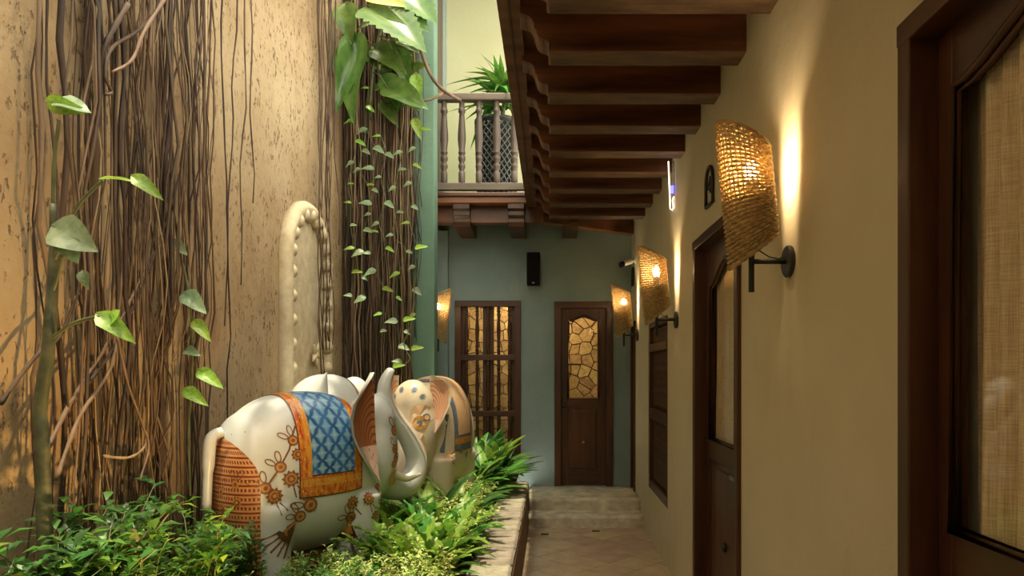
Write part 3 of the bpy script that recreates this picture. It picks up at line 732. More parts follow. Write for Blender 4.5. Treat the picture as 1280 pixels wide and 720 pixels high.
for q in range(5):
    a = 2 * PI * q / 5 + .5; MB().tube([(0, 0, 0), (.02, .13 * math.sin(a), .13 * math.cos(a))], [.03, .008], 7).build('arm', 'carved', sf, smooth=True)
MB().ell((0, 0, 0), (.04, .04, .04), 10, 8).build('hub', 'carved', sf, smooth=True)

# ------------------------------------------------------------------ elephants
def remeshed(m, name, voxel=.016, it=6):
    o = m.build('tmp', 'ivory'); r = o.modifiers.new('r', 'REMESH'); r.mode = 'VOXEL'; r.voxel_size = voxel
    s = o.modifiers.new('s', 'SMOOTH'); s.factor = .6; s.iterations = it
    dg = bpy.context.evaluated_depsgraph_get(); me = bpy.data.meshes.new_from_object(o.evaluated_get(dg), depsgraph=dg)
    bpy.data.objects.remove(o); me.name = name; me.polygons.foreach_set('use_smooth', [True] * len(me.polygons)); return me
def spline(pts, n=6):
    out = []
    for i in range(len(pts) - 1):
        p0 = Vector(pts[max(i - 1, 0)]); p1 = Vector(pts[i]); p2 = Vector(pts[i + 1]); p3 = Vector(pts[min(i + 2, len(pts) - 1)])
        for j in range(n):
            t = j / n; out.append(.5 * ((2 * p1) + (p2 - p0) * t + (2 * p0 - 5 * p1 + 4 * p2 - p3) * t * t + (3 * p1 - p0 - 3 * p2 + p3) * t ** 3))
    out.append(Vector(pts[-1])); return out
def elephant_body(trunk, rad):
    m = MB(); m.ell((-.03, 0, .66), (.49, .33, .49), 40, 28, .82)
    m.ell((-.36, 0, .60), (.17, .29, .44), 28, 20, .85)
    m.ell((.47, 0, .74), (.19, .215, .34), 28, 20, .92); m.ell((.49, 0, .93), (.155, .195, .20), 24, 16)
    for sx, sy in ((-.31, .17), (-.31, -.17), (.28, .17), (.28, -.17)):
        m.tube([(sx, sy, .0), (sx, sy, .04), (sx, sy, .2), (sx, sy * .95, .5)], [.125, .13, .125, .16], 18)
    t = spline(trunk, 8); n = len(t) - 1; rr = []
    for i in range(n + 1):
        f = i / n * (len(rad) - 1); k = min(int(f), len(rad) - 2); rr.append(rad[k] + (rad[k + 1] - rad[k]) * (f - k))
    m.tube(t, rr, 16); return remeshed(m, 'body')
TR_UP = [(.50, 0, .60), (.61, 0, .51), (.74, 0, .46), (.85, 0, .51), (.885, 0, .64), (.81, 0, .80), (.70, 0, .94), (.625, 0, 1.07), (.61, 0, 1.19), (.67, 0, 1.30)]
TR_DN = [(.52, 0, .72), (.66, 0, .60), (.76, 0, .46), (.80, 0, .33), (.85, 0, .24), (.93, 0, .24), (.98, 0, .31)]
body_up = elephant_body(TR_UP, [.15, .11, .092, .085, .078, .07, .063, .056, .048, .030])
body_dn = elephant_body(TR_DN, [.17, .13, .105, .085, .07, .06, .04])
def bvh(me): return BVHTree.FromPolygons([v.co.copy() for v in me.vertices], [tuple(p.vertices) for p in me.polygons])
BV = {'up': bvh(body_up), 'dn': bvh(body_dn)}
def hit(bv, org, d, off=.004):
    loc, n, i, dist = bv.ray_cast(Vector(org), Vector(d), 4)
    if loc is None: return None
    return loc - Vector(d).normalized() * off if n.dot(Vector(d)) > 0 else loc + n * off
def grid_decal(name, mats, parent, nu, nv, rayf, bv, matf, keep=lambda u, v: True):
    m = MB(); idx = {}; m.uv = []
    for i in range(nu + 1):
        for j in range(nv + 1):
            u, v = i / nu, j / nv
            if not keep(u, v): continue
            org, d = rayf(u, v); p = hit(bv, org, d)
            if p is None: continue
            idx[i, j] = len(m.v); m.v.append(tuple(p)); m.uv.append((u, v))
    for i in range(nu):
        for j in range(nv):
            q = [(i, j), (i + 1, j), (i + 1, j + 1), (i, j + 1)]
            if all(k in idx for k in q): m.f.append(tuple(idx[k] for k in q)); m.mi.append(matf((i + .5) / nu, (j + .5) / nv))
    return m.build(name, mats, parent, smooth=True, fix=False)
def blob_decal(name, mats, parent, bv, plane, shapes):
    """shapes: (polygon points, material index) in flank coords; plane(p,q)->(origin, direction)"""
    m = MB()
    for poly, mi, off in shapes:
        vs = []
        cxy = (sum(p[0] for p in poly) / len(poly), sum(p[1] for p in poly) / len(poly))
        for p in [cxy] + list(poly):
            o_, d_ = plane(*p); h = hit(bv, o_, d_, off)
            if h is None: vs = None; break
            vs.append(h)
        if vs: m.add(vs, [(0, i, i % (len(vs) - 1) + 1) for i in range(1, len(vs))], mi)
    if m.v: return m.build(name, mats, parent, fix=False)
def circ(c, r, n=12, spikes=0, k=.6):
    return [(c[0] + (r if not spikes or i % 2 == 0 else r * k) * math.cos(2 * PI * i / n), c[1] + (r if not spikes or i % 2 == 0 else r * k) * math.sin(2 * PI * i / n)) for i in range(n)]
def bar(a, b, wd):
    dx, dy = b[0] - a[0], b[1] - a[1]; L = math.hypot(dx, dy); nx, ny = -dy / L * wd, dx / L * wd
    return [(a[0] + nx, a[1] + ny), (b[0] + nx, b[1] + ny), (b[0] - nx, b[1] - ny), (a[0] - nx, a[1] - ny)]
def flower(c, r, ring=True):
    s = [(circ(c, r, 20, 1, .72), 0, .004), (circ(c, r * .62, 12), 1, .005), (circ(c, r * .42, 12), 0, .006), (circ(c, r * .22, 10), 2, .007)]
    for a in (-.9, -1.3): s.append((bar((c[0] + r * math.cos(a), c[1] + r * math.sin(a)), (c[0] + r * 2.2 * math.cos(a), c[1] + r * 2.2 * math.sin(a)), r * .07), 0, .004))
    return s
def bud(c, r, ang=2.2):
    s = [(circ(c, r, 14), 0, .004), (circ(c, r * .72, 12), 1, .005), (circ(c, r * .34, 10), 0, .006)]
    for da in (-.45, .45):
        a = ang + da; cc = (c[0] + 1.9 * r * math.cos(a), c[1] + 1.9 * r * math.sin(a))
        ol = [(cc[0] + r * (.95 * math.cos(t) * math.cos(a) - .45 * math.sin(t) * math.sin(a)), cc[1] + r * (.95 * math.cos(t) * math.sin(a) + .45 * math.sin(t) * math.cos(a))) for t in [2 * PI * q / 12 for q in range(12)]]
        for q in range(12): s.append((bar(ol[q], ol[(q + 1) % 12], r * .09), 0, .004))
    return s
def fan(c, r, ang):
    s = []; pts = [c] + [(c[0] + r * math.cos(ang + t), c[1] + r * math.sin(ang + t)) for t in (-.45, -.2, 0, .2, .45)]
    s.append((pts, 3, .004)); s.append(([c] + [(c[0] + r * .75 * math.cos(ang + t), c[1] + r * .75 * math.sin(ang + t)) for t in (-.35, 0, .35)], 1, .005))
    for t in (-.4, -.2, 0, .2, .4): s.append((bar((c[0] + r * math.cos(ang + t), c[1] + r * math.sin(ang + t)), (c[0] + r * 1.6 * math.cos(ang + t), c[1] + r * 1.6 * math.sin(ang + t)), r * .045), 0, .004))
    return s
def ear(parent, side, mat, rim, ang, L=.30, H=.70, z0=1.26, x0=.50, y0=.15, face=1, style=0):
    """thick leaf-shaped ear rooted at the side of the head; ang = sweep from straight back (0) to straight out (90)"""
    n = 18; k = 8; dv = Vector((-math.cos(ang), side * math.sin(ang), 0)); nv = Vector((-math.sin(ang) * -1, side * math.cos(ang), 0)) * 1.0
    nv = Vector((math.sin(ang), side * math.cos(ang), 0)) * (-1 if face < 0 else 1)      # outward (painted) side
    prof = [(0, .02), (.05, .16), (.14, .42), (.28, .84), (.42, 1.0), (.58, .92), (.74, .62), (.88, .30), (1.0, .02)]
    if style: prof = [(0, .2), (.03, .45), (.08, .70), (.16, .92), (.28, 1.0), (.45, .9), (.62, .68), (.80, .42), (.92, .2), (1.0, .03)]
    def wd(t):
        for (a, p), (b, q) in zip(prof, prof[1:]):
            if a <= t <= b: return p + (q - p) * (t - a) / (b - a)
        return .02
    def surf(t, u, th):
        w_ = wd(t) * L; c = Vector((x0, side * y0, z0 - H * t)) + dv * (w_ * u) + nv * (-.05 * math.sin(PI * u) * wd(t) + .03 * u * wd(t) + th)
        c += Vector((-.04 * (1 - t), 0, 0)); return tuple(c)
    def sheet(m, u0, u1, t0, t1, f):
        o = len(m.v)
        for i in range(n + 1):
            for j in range(k + 1):
                u = u0 + (u1 - u0) * j / k; t = t0 + (t1 - t0) * i / n; m.v.append(surf(t, u, f(u))); m.uv.append((u, 1 - t))
        for i in range(n):
            for j in range(k):
                a = o + i * (k + 1) + j; m.f.append((a, a + k + 1, a + k + 2, a + 1)); m.mi.append(0)
    m = MB(); m.uv = []; bump = lambda u: .018 * math.sin(PI * min(max(u, 0), 1)) ** .5
    sheet(m, 0, 1, 0, 1, lambda u: bump(u) + .001); sheet(m, 0, 1, 0, 1, lambda u: -bump(u) - .001); m.build('ear', rim, parent, smooth=True)
    m = MB(); m.uv = []; sheet(m, .04, .88, .07, .97, lambda u: bump(u) + .004); m.build('ear_paint', mat, parent, smooth=True, fix=False)
def elephant(loc, rz, trunk, rim, label, ears, style, scale=(1, 1, 1)):
    e = empty('elephant_statue', loc, rz, label, 'elephant statue'); e.scale = scale
    me = (body_up if trunk == 'up' else body_dn).copy(); me.materials.clear(); me.materials.append(M[rim])
    b = obj('body', me, e); bv = BV[trunk]
    MB().tube(spline([(-.50, 0, .93), (-.56, -.0, .90), (-.575, 0, .75), (-.585, 0, .50)], 5), [.03] * 5 + [.034] * 6 + [.026] * 5, 10).build('tail', rim, e, smooth=True)
    for s_ in (-1, 1): ear(e, s_, ears, rim, math.radians(20 if style == 0 else 80), .29 if style == 0 else .21, .70 if style == 0 else .52, (1.27, 1.16, .98)[style], .37 if style == 0 else .50, .27 if style == 0 else .15, 1, style)
    for s_ in (-1, 1):
        MB().tube(spline([(.58, s_ * .12, .60), (.68, s_ * .15, .54), (.80, s_ * .155, .56)], 5), [.034 - .0025 * q for q in range(11)], 10).build('tusk', 'cream', e, smooth=True)
    # painted blanket over the back
    s0, s1, A = -.20, .23, math.radians(107)
    def ray(u, v):
        x = s0 + (s1 - s0) * u; ph = -A + 2 * A * v; d = Vector((0, -math.sin(ph), -math.cos(ph))); return Vector((x, 0, .64)) - d * 1.2, d
    def mf(u, v):
        vv = min(v, 1 - v)
        if u < .018 or u > .982 or vv < .006: return 3
        if vv < .10: return 2 if .05 < vv < .085 else 1
        if u < .17: return 2 if .11 < u else 1
        if u > .86: return 1
        if u < .185 or u > .85 or vv < .108: return 3
        return 0
    if style == 2: s0, s1 = .12, .34
    grid_decal('painted_blanket', ['lattice', 'border', 'band', 'trim'] if style == 0 else ['peach', 'slate', 'band', 'trim'], e, 56, 150, ray, bv, mf)
    fl_ = lambda p, q: ((p, -1.5, q), (0, 1, 0)); rr_ = lambda p, q: ((-1.5, p, q), (1, 0, 0)); fc = lambda p, q: ((2.0, p, q), (-1, 0, 0))
    pal = ['umber', 'ochre', 'gold', 'trim']
    if style == 0:
        def rayr(u, v):
            ps = math.radians(56) * (2 * u - 1) * (1 if v < .72 else math.sqrt(max(.02, 1 - ((v - .72) / .285) ** 2))); d = Vector((math.cos(ps), math.sin(ps), 0)); return Vector((-.22, 0, .03 + .86 * v)) - d * 1.0, d
        grid_decal('painted_rump_panel', 'rump', e, 40, 60, rayr, bv, lambda u, v: 0)
        def chain(pl, pts, wd):
            return [(bar(a, c, wd), 0, .003) for a, c in zip(pts, pts[1:])]
        gar = [(-.45, .56), (-.38, .63), (-.31, .72), (-.25, .83), (-.20, .96)]
        blob_decal('painted_garland', pal, e, bv, fl_, chain(fl_, gar, .005))
        for c, r in (((-.385, .625), .034), ((-.30, .735), .032), ((-.225, .88), .030)): blob_decal('painted_bud', pal, e, bv, fl_, bud(c, r))
        for c, r in (((-.335, .575), .052), ((-.245, .665), .052), ((-.205, .80), .040), ((.16, .47), .048), ((.27, .48), .042), ((.33, .36), .042), ((.42, .52), .03)): blob_decal('painted_flower', pal, e, bv, fl_, flower(c, r))
        for c, r in (((-.13, .50), .042), ((-.185, .44), .034), ((.16, .38), .034), ((.42, .44), .026)): blob_decal('painted_bud', pal, e, bv, fl_, bud(c, r, 2.6))
        blob_decal('painted_fan', pal, e, bv, fl_, fan((-.20, .42), .14, -2.35)); blob_decal('painted_fan', pal, e, bv, fl_, fan((.16, .36), .13, -1.6))
        rg = [(.20, .58), (.08, .585), (-.05, .60), (-.16, .635), (-.235, .70)]
        blob_decal('painted_garland', pal, e, bv, rr_, chain(rr_, [(p, q) for p, q in rg], .005))
        for c in ((-.06, .60), (-.18, .65), (.10, .58)): blob_decal('painted_bud', pal, e, bv, rr_, bud(c, .03, 1.57))
        for c in ((-.07, .51), (-.19, .55), (.10, .50)): blob_decal('painted_flower', pal, e, bv, rr_, flower(c, .04))
        # side of the head
        for c, r in (((.56, .88), .036), ((.55, .76), .030)): blob_decal('painted_bud', pal, e, bv, fl_, bud(c, r, 1.57))
        blob_decal('painted_patch', pal, e, bv, fl_, [(circ((.57, .56), .06, 14), 1, .004), (circ((.545, .66), .03, 12), 1, .004)])
        blob_decal('painted_eye', ['trim', 'gold', 'umber', 'trim'], e, bv, fl_, [(circ((.57, .70), .034, 12), 2, .004), (circ((.57, .70), .022, 12), 1, .005), (circ((.57, .70), .012, 10), 0, .006)])
        # terracotta inner side of the trunk
        tp = spline(TR_UP, 8); m = MB(); vs = []; n = len(tp)
        for i in range(18, n - 3):
            t = (tp[min(i + 1, n - 1)] - tp[i - 1]).normalized(); nrm = Vector((t.z, 0, -t.x))
            for yv in (-.9, -.3, .3, .9):
                f = i / (n - 1) * 9; k = min(int(f), 8); rd = [.15, .11, .092, .085, .078, .07, .063, .056, .048, .030]; r = rd[k] + (rd[k + 1] - rd[k]) * (f - k)
                d = (nrm * math.cos(yv * 1.5) + Vector((0, 1, 0)) * math.sin(yv * 1.5)).normalized()
                h = hit(bv, tp[i] + d * (r * 1.9), -d, .004); vs.append(h if h is not None else tp[i] + d * r)
        k = len(vs) // 4; m.add(vs, [(i * 4 + j, (i + 1) * 4 + j, (i + 1) * 4 + j + 1, i * 4 + j + 1) for i in range(k - 1) for j in range(3)]); m.build('painted_trunk_lining', 'peach', e, smooth=True)
    else:
        pal2 = ['slate', 'peach', 'gold', 'ochre']
        for s_ in (-1, 1):
            blob_decal('painted_patch', pal2, e, bv, fc, [(circ((s_ * .12, .86), .085, 16), 1, .004), (circ((s_ * .12, .80), .055, 14), 2, .005), (circ((s_ * .12, .80), .022, 12), 0, .006)])
            blob_decal('painted_patch', pal2, e, bv, fc, [([(s_ * .05, .70), (s_ * .15, .72), (s_ * .17, .58), (s_ * .10, .50)], 1, .004)])
            blob_decal('painted_flower', pal2, e, bv, fc, [(circ((s_ * .06, 1.05), .03, 16, 1, .5), 0, .004), (circ((s_ * .13, 1.0), .026, 16, 1, .5), 0, .004)])
            sd = (lambda s_: (lambda p, q: ((p, s_ * 1.5, q), (0, -s_, 0))))(s_)
            blob_decal('painted_eye', pal2, e, bv, sd, [(circ((.58, .84), .03, 12), 0, .004), (circ((.58, .84), .018, 12), 1, .005)])
            blob_decal('painted_garland', pal2, e, bv, sd, [(bar((.30, .85), (.36, .55), .02), 0, .004), (bar((.22, .55), (.36, .50), .02), 1, .004)])
            for c in ((.1, .55), (-.05, .50), (-.2, .52), (.3, .48)): blob_decal('painted_flower', pal2, e, bv, sd, [(circ(c, .04, 16, 1, .5), 0, .004), (circ(c, .016, 10), 2, .005)])
    return e
E1 = (-1.55, 4.36, SOIL - .02); E2 = (-1.05, 6.25, SOIL - .02); E3 = (-1.80, 5.62, SOIL - .02)
A1 = math.atan2(.75, .66); A2 = math.atan2(-.975, -.20); A3 = math.atan2(.97, .24)
elephant(E1, A1, 'up', 'ivory', 'white painted elephant statue with raised trunk and blue lattice blanket', 'ear_brown', 0)
elephant(E2, A2, 'dn', 'cream', 'cream painted elephant statue facing out with salmon ears and blue flowers', 'ear_salmon', 1, (.95, .92, 1.07))
elephant(E3, A3, 'dn', 'ivory', 'white elephant statue mostly hidden behind the blue blanketed one', 'ear_salmon', 2, (.85, .82, 1.09))

# ------------------------------------------------------------------ aerial roots
def root_pts(xy, ztop, zbot, wall, wob=.05, out0=.05, sway=0.0, step=.22, drift=0.0):
    """wall 'L': hangs along the stone wall, xy = depth Y; wall 'G': along the green wall, xy = X"""
    n = max(4, int((ztop - zbot) / step)); pts = []; u = xy; o = out0; ph = R.uniform(0, 6)
    for i in range(n + 1):
        t = i / n; z = ztop + (zbot - ztop) * t
        u2 = xy + drift * t + sway * math.sin(t * PI * 1.3 + ph) + wob * (noise.noise(Vector((ph * 7, z * 1.7, 0)))) + wob * .35 * noise.noise(Vector((ph * 3, z * 5, 9)))
        o2 = max(.012, out0 + wob * .6 * noise.noise(Vector((z * 1.5, ph * 5, 4))))
        if wall == 'L' and z < 1.9 and 3.7 < u2 < 4.7: o2 = min(o2, .015 + .3 * out0)
        pts.append((XL + o2, u2, z) if wall == 'L' else (u2, G - o2, z))
    return pts
def yl(px_, off=.05): return (XL + off) * F / (px_ - CX)
def add_root(pts, r, mat, label, group):
    if mat == 'root_pale': label = 'pale ' + label.replace('brown ', ''); group = 'pale ' + group
    n = len(pts); tag(MB().tube(pts, [r * (1 - .35 * i / n) * (1 + .18 * math.sin(i * 2.1)) for i in range(n)], 5).build('hanging_root', mat, smooth=True, fix=False), label, 'root', group)
LL = 'long brown aerial root hanging in the thick bundle against the stone wall'; LG = 'aerial roots of the thick left bundle'
centres = [(60, 8, 2), (80, 8, 3), (108, 4, 4), (118, 4, 5), (138, 8, 3), (154, 3, 5), (165, 3, 5), (180, 8, 4), (197, 4, 7), (213, 5, 7), (226, 5, 5), (240, 4, 6), (257, 4, 6)]
for cpx, spread, n in centres:
    for i in range(n):
        q = cpx + R.gauss(0, spread * .8); off = R.uniform(.015, .16)
        add_root(root_pts(yl(q, off), 6.0, R.choice([.42, .42, .45, R.uniform(.6, 1.6)]), 'L', .09, off, R.uniform(0, .04), .2, R.uniform(-.14, .14)), R.uniform(.0035, .008) * (1.6 if i == 0 else 1), 'root' if R.random() < .8 else 'root_pale', LL, LG)
for q, r in ((117, .021), (75, .016), (213, .017), (208, .013)): add_root(root_pts(yl(q, .1), 6.0, .42, 'L', .06, .10, .02), r, 'root', 'thick dark aerial root as wide as a wrist in the left bundle', 'thickest roots of the left bundle')
for q, zb_, dr in ((277, .5, .10), (300, 2.0, -.20), (305, 2.3, .0), (311, 2.9, .03)):
    add_root(root_pts(yl(q, .05), 6.0, zb_, 'L', .05, .05, .04, .2, dr), .0065, 'root', 'single thin aerial root hanging on bare stone beside the thick bundle', 'single roots on the bare wall')
for i in range(11):
    q = R.uniform(396, 412); d = yl(q, .06); add_root(root_pts(d, 6.0, R.choice([2.6, 2.2, 2.9, 1.9, 1.3]), 'L', .08, R.uniform(.03, .14), .03, .2), R.uniform(.005, .010), 'root', 'aerial root of the loose bunch dangling across the carved niche', 'roots dangling across the niche')
m = MB()
for i in range(40):
    q = R.choice([R.gauss(115, 10), R.gauss(162, 9), R.gauss(225, 20)]); off = R.uniform(.01, .10); p = root_pts(yl(q, off), 6.0, R.uniform(.42, .7), 'L', .07, off, R.uniform(0, .04), .25); m.tube(p, R.uniform(.002, .004), 4)
tag(m.build('fine_root_mass', 'root', smooth=True, fix=False), 'hair fine roots filling the thick bundle on the stone wall', 'roots', kind='stuff')
# slanting and looping roots low on the left
def pathroot(px_pts, off0, off1, r, mat, label, group):
    pts = []
    for k, (x_, y_) in enumerate(px_pts):
        o = off0 + (off1 - off0) * k / max(1, len(px_pts) - 1); d = (XL + o) * F / (x_ - CX); pts.append(P(x_, y_, d))
    add_root([tuple(p) for p in spline(pts, 5)], r, mat, label, group)
SL = 'slanting root crossing low over the left bundle'; SG = 'slanting roots low on the wall'
pathroot([(0, 505), (25, 470), (50, 440), (75, 420), (95, 370)], .08, .12, .010, 'root', SL, SG)
pathroot([(60, 560), (90, 500), (140, 420), (180, 340)], .15, .10, .010, 'root_pale', SL, SG)
pathroot([(70, 600), (100, 520), (140, 455), (150, 370), (155, 300)], .20, .12, .009, 'root_pale', SL, SG)
pathroot([(110, 480), (150, 420), (200, 300), (235, 180)], .15, .10, .008, 'root', SL, SG)
pathroot([(146, 418), (160, 480), (178, 530), (186, 560), (175, 600)], .2, .25, .007, 'root_pale', SL, SG)
pathroot([(130, 570), (160, 572), (178, 562), (184, 545)], .25, .22, .007, 'root_pale', SL, SG)
pathroot([(200, 10), (170, 40), (140, 60), (132, 95), (140, 115), (132, 118)], .16, .2, .010, 'root', SL, SG)
pathroot([(160, 5), (140, 40), (128, 70), (122, 130)], .18, .14, .014, 'root', SL, SG)
pathroot([(205, 0), (180, 40), (165, 75), (140, 90)], .22, .20, .010, 'root_pale', SL, SG)
# curtain on the green wall
GL = 'thin brown aerial root in the curtain over the green wall end'; GG = 'aerial roots of the curtain on the green wall'
for i in range(100):
    q = 431 + 84 * R.random() ** .9; off = R.uniform(.02, .16); X = (q - CX) * (G - off) / F
    add_root(root_pts(X, 6.3, R.choice([.45, .45, R.uniform(.8, 2.2)]), 'G', .05, off, .01, .28), R.uniform(.005, .011), 'root' if R.random() < .55 else 'root_pale', GL, GG)
m = MB()
for i in range(110):
    q = 430 + 96 * R.random(); X = (q - CX) * (G - .05) / F; off = R.uniform(.01, .1)
    m.tube(root_pts(X, 6.3, R.uniform(.45, 1.4) if q < 514 else R.uniform(2.0, 3.6), 'G', .06, off, .015, .28), R.uniform(.0025, .0045), 4)
tag(m.build('fine_root_curtain', 'root', smooth=True, fix=False), 'hair fine roots filling the curtain on the green wall', 'roots', kind='stuff')

# ------------------------------------------------------------------ climbing plants
philo = leaf_mesh('philodendron_leaf', 'leaf_philo', 1, .62, 'heart', .16, .18, 16, .02)
philo_split = leaf_mesh('split_leaf', 'leaf_philo', 1, .75, 'heart', .12, .15, 22, .01, 1)
ylw = leaf_mesh('yellow_leaf', 'leaf_yellow', 1, .6, 'heart', .1, .1, 12)
greyl = leaf_mesh('greygreen_leaf', 'leaf_grey', 1, .72, 'heart', .15, .2, 12, .02)
brl = leaf_mesh('bright_leaf', 'leaf_bright', 1, .55, 'heart', .15, .2, 12, .02)
ph = empty('philodendron', (0, 0, 0), 0, 'large glossy philodendron climbing the root curtain beside the green wall', 'plant')
d0 = 6.95
MB().tube(spline([P(462, 150, 7.1), P(466, 90, 7.0), P(475, 40, 7.0), P(490, -30, 7.0), P(495, -120, 7.05)], 5), .018, 8).build('stem', 'stem', ph, smooth=True)
def pleaf(me, b, t, wscale, nrm=(.15, -1, .35), db=0, dt=0, parent=ph, name='leaf', dd=d0):
    a = P(b[0], b[1], dd + db); c = P(t[0], t[1], dd + dt); L = (c - a).length
    return leaf_at(me, parent, a, c - a, nrm, (L, L * wscale, L), name)
for me, b, t, wv, nrm, db, dt in (
    (philo, (432, 8), (436, 50), 1.05, (-.1, -1, .25), -.05, -.15), (philo, (446, 52), (430, 142), .75, (-.35, -1, .1), 0, -.25), (philo, (440, 50), (424, 135), .55, (.6, -1, .1), -.05, -.2),
    (philo_split, (466, 12), (532, 52), 1.05, (.1, -1, .75), -.15, -.4), (philo_split, (484, 4), (535, 30), 1.1, (.1, -1, .5), 0, -.2), (ylw, (462, -8), (505, 4), .8, (0, -1, .2), -.1, -.3),
    (philo, (470, 60), (505, 85), 1.0, (0, -1, .3), .05, -.1), (philo, (490, 62), (512, 100), 1.1, (.2, -1, .3), .08, 0), (philo, (484, 110), (533, 128), .95, (0, -1, .5), 0, -.2),
    (philo, (480, 100), (525, 135), .7, (-.2, -1, .2), .05, -.05), (brl, (520, 95), (522, 130), .8, (.2, -1, .1), .05, 0), (brl, (518, 150), (526, 172), .9, (.2, -1, .1), .05, 0),
    (philo, (455, 62), (470, 85), .8, (0, -1, .3), .05, 0), (philo, (460, 30), (445, 36), .7, (0, -1, .3), .05, 0), (philo_split, (500, -15), (545, 20), 1.1, (.2, -1, .3), 0, -.2), (philo, (500, 80), (515, 110), .9, (.2, -1, .1), .08, 0)):
    pleaf(me, b, t, wv, nrm, db, dt)
for b, t in (((475, 40), (440, 10)), ((470, 60), (445, 52)), ((482, 20), (466, 12)), ((466, 90), (484, 110)), ((475, 45), (490, 62))): MB().tube([P(*b, 7.0), (P(*b, 7.0) + P(*t, 6.9)) / 2 + Vector((0, -.03, .04)), P(*t, 6.93)], .007, 6).build('petiole', 'stem', ph, smooth=True)
tag(MB().tube(spline([P(524, 55, 6.9), P(534, 85, 6.9), P(546, 105, 6.95), P(562, 118, 7.1), P(575, 125, 7.6)], 5), .017, 8).build('liana', 'root_pale', smooth=True), 'bent pale liana reaching from the philodendron to the balcony rail', 'liana')
tag(MB().tube(spline([P(520, 126, 6.95), P(536, 125, 6.95), P(548, 120, 7.0), P(556, 116, 7.05)], 5), .013, 8).build('liana', 'root_pale', smooth=True), 'short pale liana joining the bent one at the balcony rail', 'liana')
for i in range(16):
    bx_, by_ = R.uniform(462, 522), R.uniform(50, 130); a = R.uniform(-.6, 2.2); L = R.uniform(20, 36)
    pleaf(philo, (bx_, by_), (bx_ + L * math.cos(a), by_ + L * math.sin(a)), R.uniform(.7, 1.0), (R.uniform(-.4, .4), -1, R.uniform(.1, .6)), .14, R.uniform(0, .1))
for i, (bx_, by_) in enumerate(((-1.85, 2.3), (-1.75, 2.9), (-1.7, 3.4), (-1.6, 4.0), (-1.5, 4.6), (-1.6, 5.4))):  # out-of-view branches added to dapple the sun and cut skylight on the wall
    ob = empty('dapple_branch', (0, 0, 0), 0, 'unseen leafy branch added to dapple the planting bed from high above the elephants', 'branch', 'unseen branches added to dapple the bed')
    c0 = Vector((XL + .42, by_ + .3, 5.3 + .1 * i)); c1 = Vector((bx_ + .5, by_, 5.5 + .1 * (i % 3)))
    MB().tube(spline([c0, (c0 + c1) / 2 + Vector((0, 0, .15)), c1], 6), .02, 6).build('twig', 'root', ob)
    for q in range(26):
        t = .15 + .85 * R.random(); b_ = c0.lerp(c1, t) + Vector((0, 0, .12 * math.sin(PI * t))); leaf_at(philo if q % 3 else brl, ob, b_, Vector((R.uniform(-1, 1), R.uniform(-1, 1), R.uniform(-.5, .3))), (R.uniform(-.4, .4), R.uniform(-.4, .4), 1), R.uniform(.22, .42))
# small leaved creepers down the curtain
for ci, (xs, y0_, y1_) in enumerate(((441, 150, 400), (452, 165, 385), (478, 170, 420), (500, 190, 460), (515, 130, 440), (461, 110, 330))):
    cr = empty('creeper', (0, 0, 0), 0, 'thin creeper with small heart shaped leaves on the root curtain', 'creeper', 'creepers on the root curtain')
    pl = []; yy = y0_
    while yy < y1_: pl.append((xs + R.gauss(0, 4), yy)); yy += R.uniform(20, 32)
    MB().tube(spline([P(x_, y_, 7.02) for x_, y_ in pl], 4), .004, 5).build('stem', 'stem', cr)
    for i, (x_, y_) in enumerate(pl):
        sd = 1 if i % 2 else -1; L = R.uniform(8, 16); leaf_at(greyl if R.random() < .6 else brl, cr, P(x_, y_, 7.0), Vector((sd, -.4, R.uniform(-.7, .2))), (0, -1, .8), (L * 7 / F,) * 3)
cr = empty('creeper', (0, 0, 0), 0, 'curling pale creeper tendril hanging in front of the green wall end', 'creeper')
MB().tube(spline([P(478, 470, 6.8), P(492, 462, 6.8), P(512, 450, 6.8), P(505, 430, 6.85), P(515, 400, 6.9), P(520, 330, 7.0)], 6), .005, 5).build('stem', 'stem', cr)
for x_, y_ in ((515, 436), (492, 458), (520, 310), (505, 400)): leaf_at(brl, cr, P(x_, y_, 6.8), Vector((1, -.3, .2)), (0, -1, .6), (.12,) * 3)
# big climber at far left of the wall
cl = empty('climbing_arum', (0, 0, 0), 0, 'climbing arum with thick green stem and broad leaves against the stone wall', 'plant')
dc = 2.66
MB().tube(spline([P(60, 880, dc), P(55, 640, dc), P(52, 540, dc), P(50, 510, dc), P(60, 440, dc), P(64, 380, dc), P(66, 330, dc), P(66, 255, dc)], 5), [.026] * 10 + [.024] * 10 + [.022] * 5 + [.017] * 6 + [.012] * 5, 10).build('stem', 'stem_dark', cl, smooth=True)
for pth in (((66, 262), (68, 200), (74, 150)), ((66, 330), (95, 262), (128, 226)), ((62, 425), (90, 405), (125, 395)), ((64, 370), (72, 345), (78, 318))): MB().tube(spline([P(x_, y_, dc - .02 * i) for i, (x_, y_) in enumerate(pth)], 5), .007, 7).build('petiole', 'stem', cl, smooth=True)
for me, b, t, wv, nrm in ((greyl, (72, 128), (112, 134), 1.25, (.1, -.7, .8)), (brl, (62, 128), (108, 140), .9, (0, -1, -.3)), (brl, (128, 224), (170, 221), .42, (0, -.5, 1)), (brl, (168, 222), (203, 246), .85, (.1, -1, .6)), (greyl, (70, 285), (118, 310), 1.25, (-.1, -1, .5)), (greyl, (82, 300), (96, 328), 1.3, (.3, -1, .3)), (brl, (125, 395), (168, 425), .9, (.3, -1, .6)), (brl, (148, 390), (128, 412), 1.0, (-.3, -1, .4)), (greyl, (104, 340), (108, 362), 1.0, (0, -1, .4))): pleaf(me, b, t, wv, nrm, 0, 0, cl, 'leaf', dc - .04)
cr = empty('creeper', (0, 0, 0), 0, 'small creeper with drooping leaves along the right edge of the thick bundle', 'creeper')
